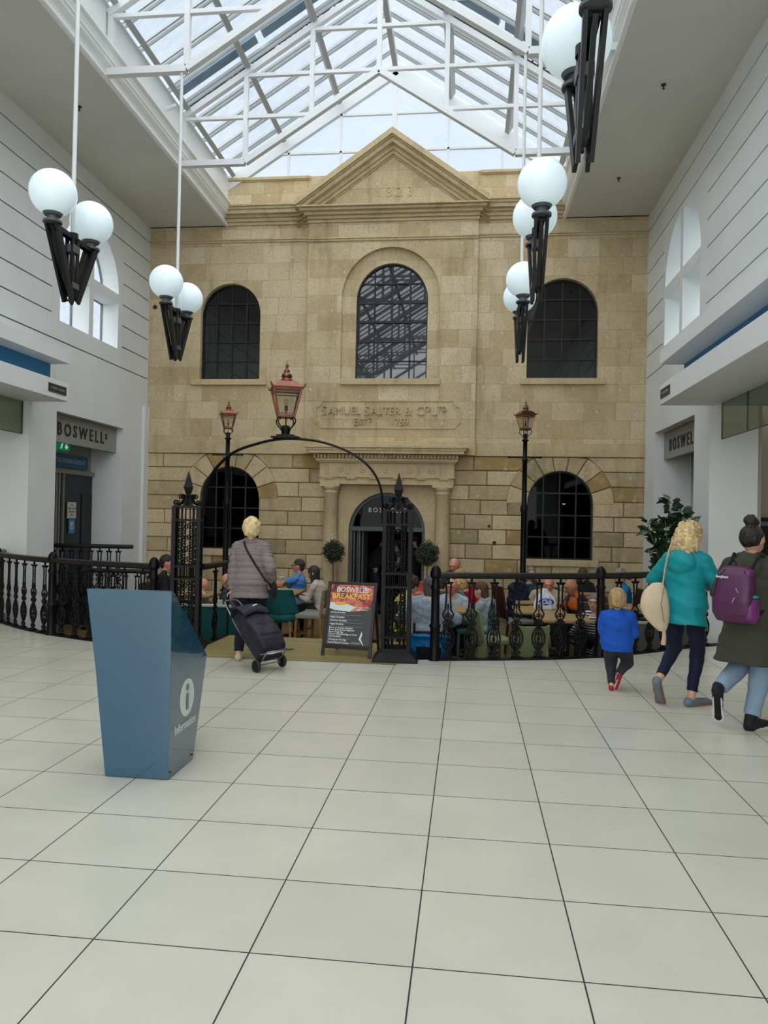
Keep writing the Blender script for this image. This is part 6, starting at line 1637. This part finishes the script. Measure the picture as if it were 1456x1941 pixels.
STR = bpy.data.materials.new('black_white_stripes'); STR.use_nodes = True
_n = STR.node_tree; _b = _n.nodes['Principled BSDF']; _t = _n.nodes.new('ShaderNodeTexCoord'); _w = _n.nodes.new('ShaderNodeTexWave'); _w.bands_direction = 'Z'; _w.inputs['Scale'].default_value = 9; _w.inputs['Distortion'].default_value = 1.0
_r = _n.nodes.new('ShaderNodeValToRGB'); _r.color_ramp.elements[0].position = .45; _r.color_ramp.elements[0].color = lin('15161a'); _r.color_ramp.elements[1].position = .55; _r.color_ramp.elements[1].color = lin('cfcfcf')
_n.links.new(_t.outputs['Object'], _w.inputs[0]); _n.links.new(_w.outputs['Fac'], _r.inputs[0]); _n.links.new(_r.outputs[0], _b.inputs['Base Color']); _b.inputs['Roughness'].default_value = .85
ORB = cloth('17161b', .75).copy(); ORB.name = 'black_orange_jersey'; _n = ORB.node_tree; _b = _n.nodes['Principled BSDF']
_t = _n.nodes.new('ShaderNodeTexCoord'); _s = _n.nodes.new('ShaderNodeSeparateXYZ'); _z = _n.nodes.new('ShaderNodeTexNoise'); _z.inputs['Scale'].default_value = 4.5; _r = _n.nodes.new('ShaderNodeValToRGB')
_r.color_ramp.interpolation = 'CONSTANT'; _r.color_ramp.elements[0].color = lin('16151a'); _r.color_ramp.elements[1].position = .56; _r.color_ramp.elements[1].color = lin('b8521c')
_n.links.new(_t.outputs['Object'], _z.inputs[0]); _n.links.new(_z.outputs['Fac'], _r.inputs[0]); _n.links.new(_r.outputs[0], _b.inputs['Base Color'])
# ---- people in the cafe ----------------------------------------
GP = None
def seated(label, hx, hy, ztop, rz, H=1.66, lean=8, **kw):
    k = H / 1.70; a = math.radians(lean); up_ = (.47 * math.cos(a) + .045 + .10 + .12) * k; pz = ztop - CAFE - up_ - .02
    f = math.sin(a) * .49 * k + .02; r = math.radians(rz)
    kw.setdefault('vox', .0085); kw.setdefault('legs', cloth('1d1f26', .85)); kw.setdefault('shoes', cloth('1c1a19', .6))
    return person(label, hx + math.sin(r) * f, hy - math.cos(r) * f, CAFE, r, H, sit=True, pz=max(.36, min(pz, .60)), lean=lean, **kw)
seated('person with dark curly hair and beard in black behind the left gate pillar', -4.68, 11.2, .97, -80, 1.74, 6, hair='short', hairc='1d1613', top=cloth('14161c', .8), skin=SKINP, head=(0, 8, 0))
seated('person in a grey jacket leaning over the table behind the quilted jacket', -3.55, 10.9, .76, 70, 1.66, 26, hair='ring', hairc='7a736b', top=cloth('2f3a40', .8), skin=SKINP, build=1.1, ease=.02, head=(14, 0, 0))
seated('small child in white at the table behind the left gate pillar', -4.02, 11.05, .60, -50, 1.05, 4, hs=1.4, hair='ring', hairc='b79a72', top=cloth('b9a9aa', .8), skin=SKINP, vox=.007)
seated('person with glasses in a blue T-shirt and jeans resting a hand on the table', -2.96, 12.9, .86, 84, 1.72, -6, hair='short', hairc='3a2a22', glasses=True, sleeve='short', top=cloth('4d7fc0', .8), legs=cloth('4f6f92', .85), skin=SKINP, build=1.12, belly=.05, head=(4, 6, 0), hands=((.14, .46, .30), (-.16, .46, .30)))
seated('person with long dark hair in a beige top looking at a phone', -2.40, 11.72, .84, 78, 1.62, 14, female=True, hair='long', hairc='241a17', top=cloth('b7aaa0', .85), build=1.05, head=(16, 4, 0), hands=((.06, .40, .22), (-.10, .42, .20)), curl=.9)
seated('bald person in a charcoal top looking down', -.20, 13.0, .98, 158, 1.76, 10, hair='ring', hairc='2b211c', top=cloth('333438', .85), skin=SKINP, build=1.15, ease=.02, head=(24, 0, 0), hood=True)
seated('person with dark brown hair in a yellow cardigan beside the right gate pillar', -.77, 9.92, .86, -62, 1.62, 14, female=True, hair='curls', hairc='2e1d17', top=cloth('b3ad4f', .85), legs=cloth('2a2547', .8, .4, 40, .5), build=1.1, head=(18, -6, 0), ease=.02)
seated('person with a grey bob in a speckled pale blue top, back to the viewer', -.46, 9.32, .90, -4, 1.66, 10, female=True, hair='bob', hairc='4a4845', top=mat('speckled_knit', '8b98a3', .85, noise_=.55, nscale=85), build=1.42, ease=.03, belly=.03, head=(16, 0, 0), hands=((.24, .26, .10), (-.24, .26, .10)), elbows=((.9, -.5, -.4), (-.9, -.5, -.4)))
seated('person in a white shirt facing the viewer behind the speckled top', -.22, 10.85, .78, 176, 1.70, 12, hair='ring', hairc='8d857c', top=cloth('aab4bd', .8), sleeve='short', skin=SKINP, build=1.2, head=(12, 0, 0))
seated('person in a red top holding a small child', .0, 11.62, .80, 178, 1.62, 6, female=True, hair='bob', hairc='6b4a34', top=cloth('ab1226', .75), build=1.15, head=(10, 20, 0))
seated('curly fair haired child in a green T-shirt on the lap of the red top', -.10, 11.0, .70, 70, 1.02, 6, hs=1.5, hair='curls', hairc='c09a5c', top=cloth('148058', .8), sleeve='short', skin=SKIN, vox=.007, head=(4, 0, 0))
seated('person with short sandy hair seen over the handrail below the charcoal top', -.09, 12.3, .80, 140, 1.55, 8, female=True, hair='set', hairc='b08d5c', top=cloth('5f6a70', .8), head=(20, 0, 0))
seated('person with brown hair in a marled grey hoodie with clasped hands', .21, 10.2, .78, 72, 1.62, 8, female=True, hair='bob', hairc='4a2c1e', top=cloth('8f9497', .9, .5, 40, .25), hood=True, ease=.026, build=1.15, hands=((.03, .40, .18), (-.03, .40, .18)), curl=1.0, head=(8, 0, 0))
seated('person with grey hair and glasses close to the right lamp post', 1.13, 13.6, .79, 160, 1.68, 4, hair='short', hairc='7d7a76', glasses=True, top=cloth('2b4a50', .85), skin=SKINP, head=(6, 30, 0))
seated('bald person in a beige sweater eating at the table with the carrier bag', 1.29, 12.1, .78, 176, 1.74, 16, hair=None, top=cloth('b5a68f', .9), skin=SKINP, build=1.3, ease=.022, belly=.04, head=(22, 0, 0), hands=((.20, .32, .18), (-.18, .32, .18)))
seated('bald person in a black and orange jersey leaning forward', 1.57, 11.2, .81, 112, 1.74, 18, hair=None, top=ORB, legs=cloth('26262c', .85), skin=SKINT, build=1.25, ease=.022, head=(18, 0, 0), sleeve='short')
seated('person with long brown hair and glasses below the right ground floor window', 1.99, 13.2, .84, 178, 1.62, 8, female=True, hair='long', hairc='4a2f1d', glasses=True, top=cloth('26262b', .85), head=(22, 0, 0))
seated('person in a black and white striped top partly behind the newel post', 1.66, 9.95, .62, 158, 1.60, 22, female=True, hair='bob', hairc='6f655c', glasses=True, skin=SKIN, build=1.1, top=STR, head=(-4, 0, 0), hands=((.14, .34, .30), (-.20, .34, .14)))
seated('grey haired person in a bright blue shirt at the right end of the cafe', 2.52, 12.6, .87, 95, 1.70, 6, hair='short', hairc='8a8783', glasses=True, top=cloth('136aa8', .8), skin=SKINP, build=1.1, head=(8, 0, 0))
seated('ruddy faced person in a grey top low behind the cream bag', 2.74, 11.4, .62, 90, 1.60, 20, hair='short', hairc='4e3326', top=cloth('6d6a64', .85), skin=SKINP, build=1.1, head=(14, 0, 0))
person('person in dark clothes bending inside the cafe doorway', -2.08, 16.3, CAFE, math.radians(-60), 1.68, lean=35, hair='short', hairc='b59a76', top=cloth('20252c', .8), legs=cloth('2c3442', .85), shoes=cloth('1a1918', .6), vox=.009)
person('person standing in shadow on the right of the cafe doorway', -1.13, 15.9, CAFE, math.radians(30), 1.66, female=True, hair='bun', hairc='1b1512', top=cloth('0f1013', .8), legs=cloth('0e0f12', .85), shoes=cloth('131212', .6), vox=.009)
person('person in a white top with a red apron inside the doorway', -1.80, 16.9, CAFE, math.radians(170), 1.70, female=True, hair='bun', hairc='2a1c16', top=cloth('a9a29c', .8), legs=cloth('3f1418', .85), shoes=cloth('131212', .6), vox=.009)
# lamps inside the building
for i, (x, y, z_) in enumerate(((-4.45, 16.2, 2.05), (2.1, 16.8, 2.0), (-2.05, 17.2, 2.3))):
    t = thing('pendant_light', ['small pendant light glowing behind the left ground floor window', 'small pendant light behind the right ground floor window', 'small pendant light inside the cafe doorway'][i], 'lamp', (x, y, z_))
    m = MB(); m.cone((0, 0, .12), (0, 0, 1.1 - (z_ - 2.3)), .006, .006, 6); m.build('cord', BLACKM, t)
    m = MB(); m.lathe([(.02, .13), (.04, .10), (.13, .0), (.12, .0), (.03, .09)], n=20); m.build('shade', FRAMEG, t)
    m = MB(); m.ball((0, 0, .02), .045, 12, 8); m.build('bulb', mat('warm_bulb_%d' % i, 'ffe2b0', .4, emit='ffdba0', estr=9), t)
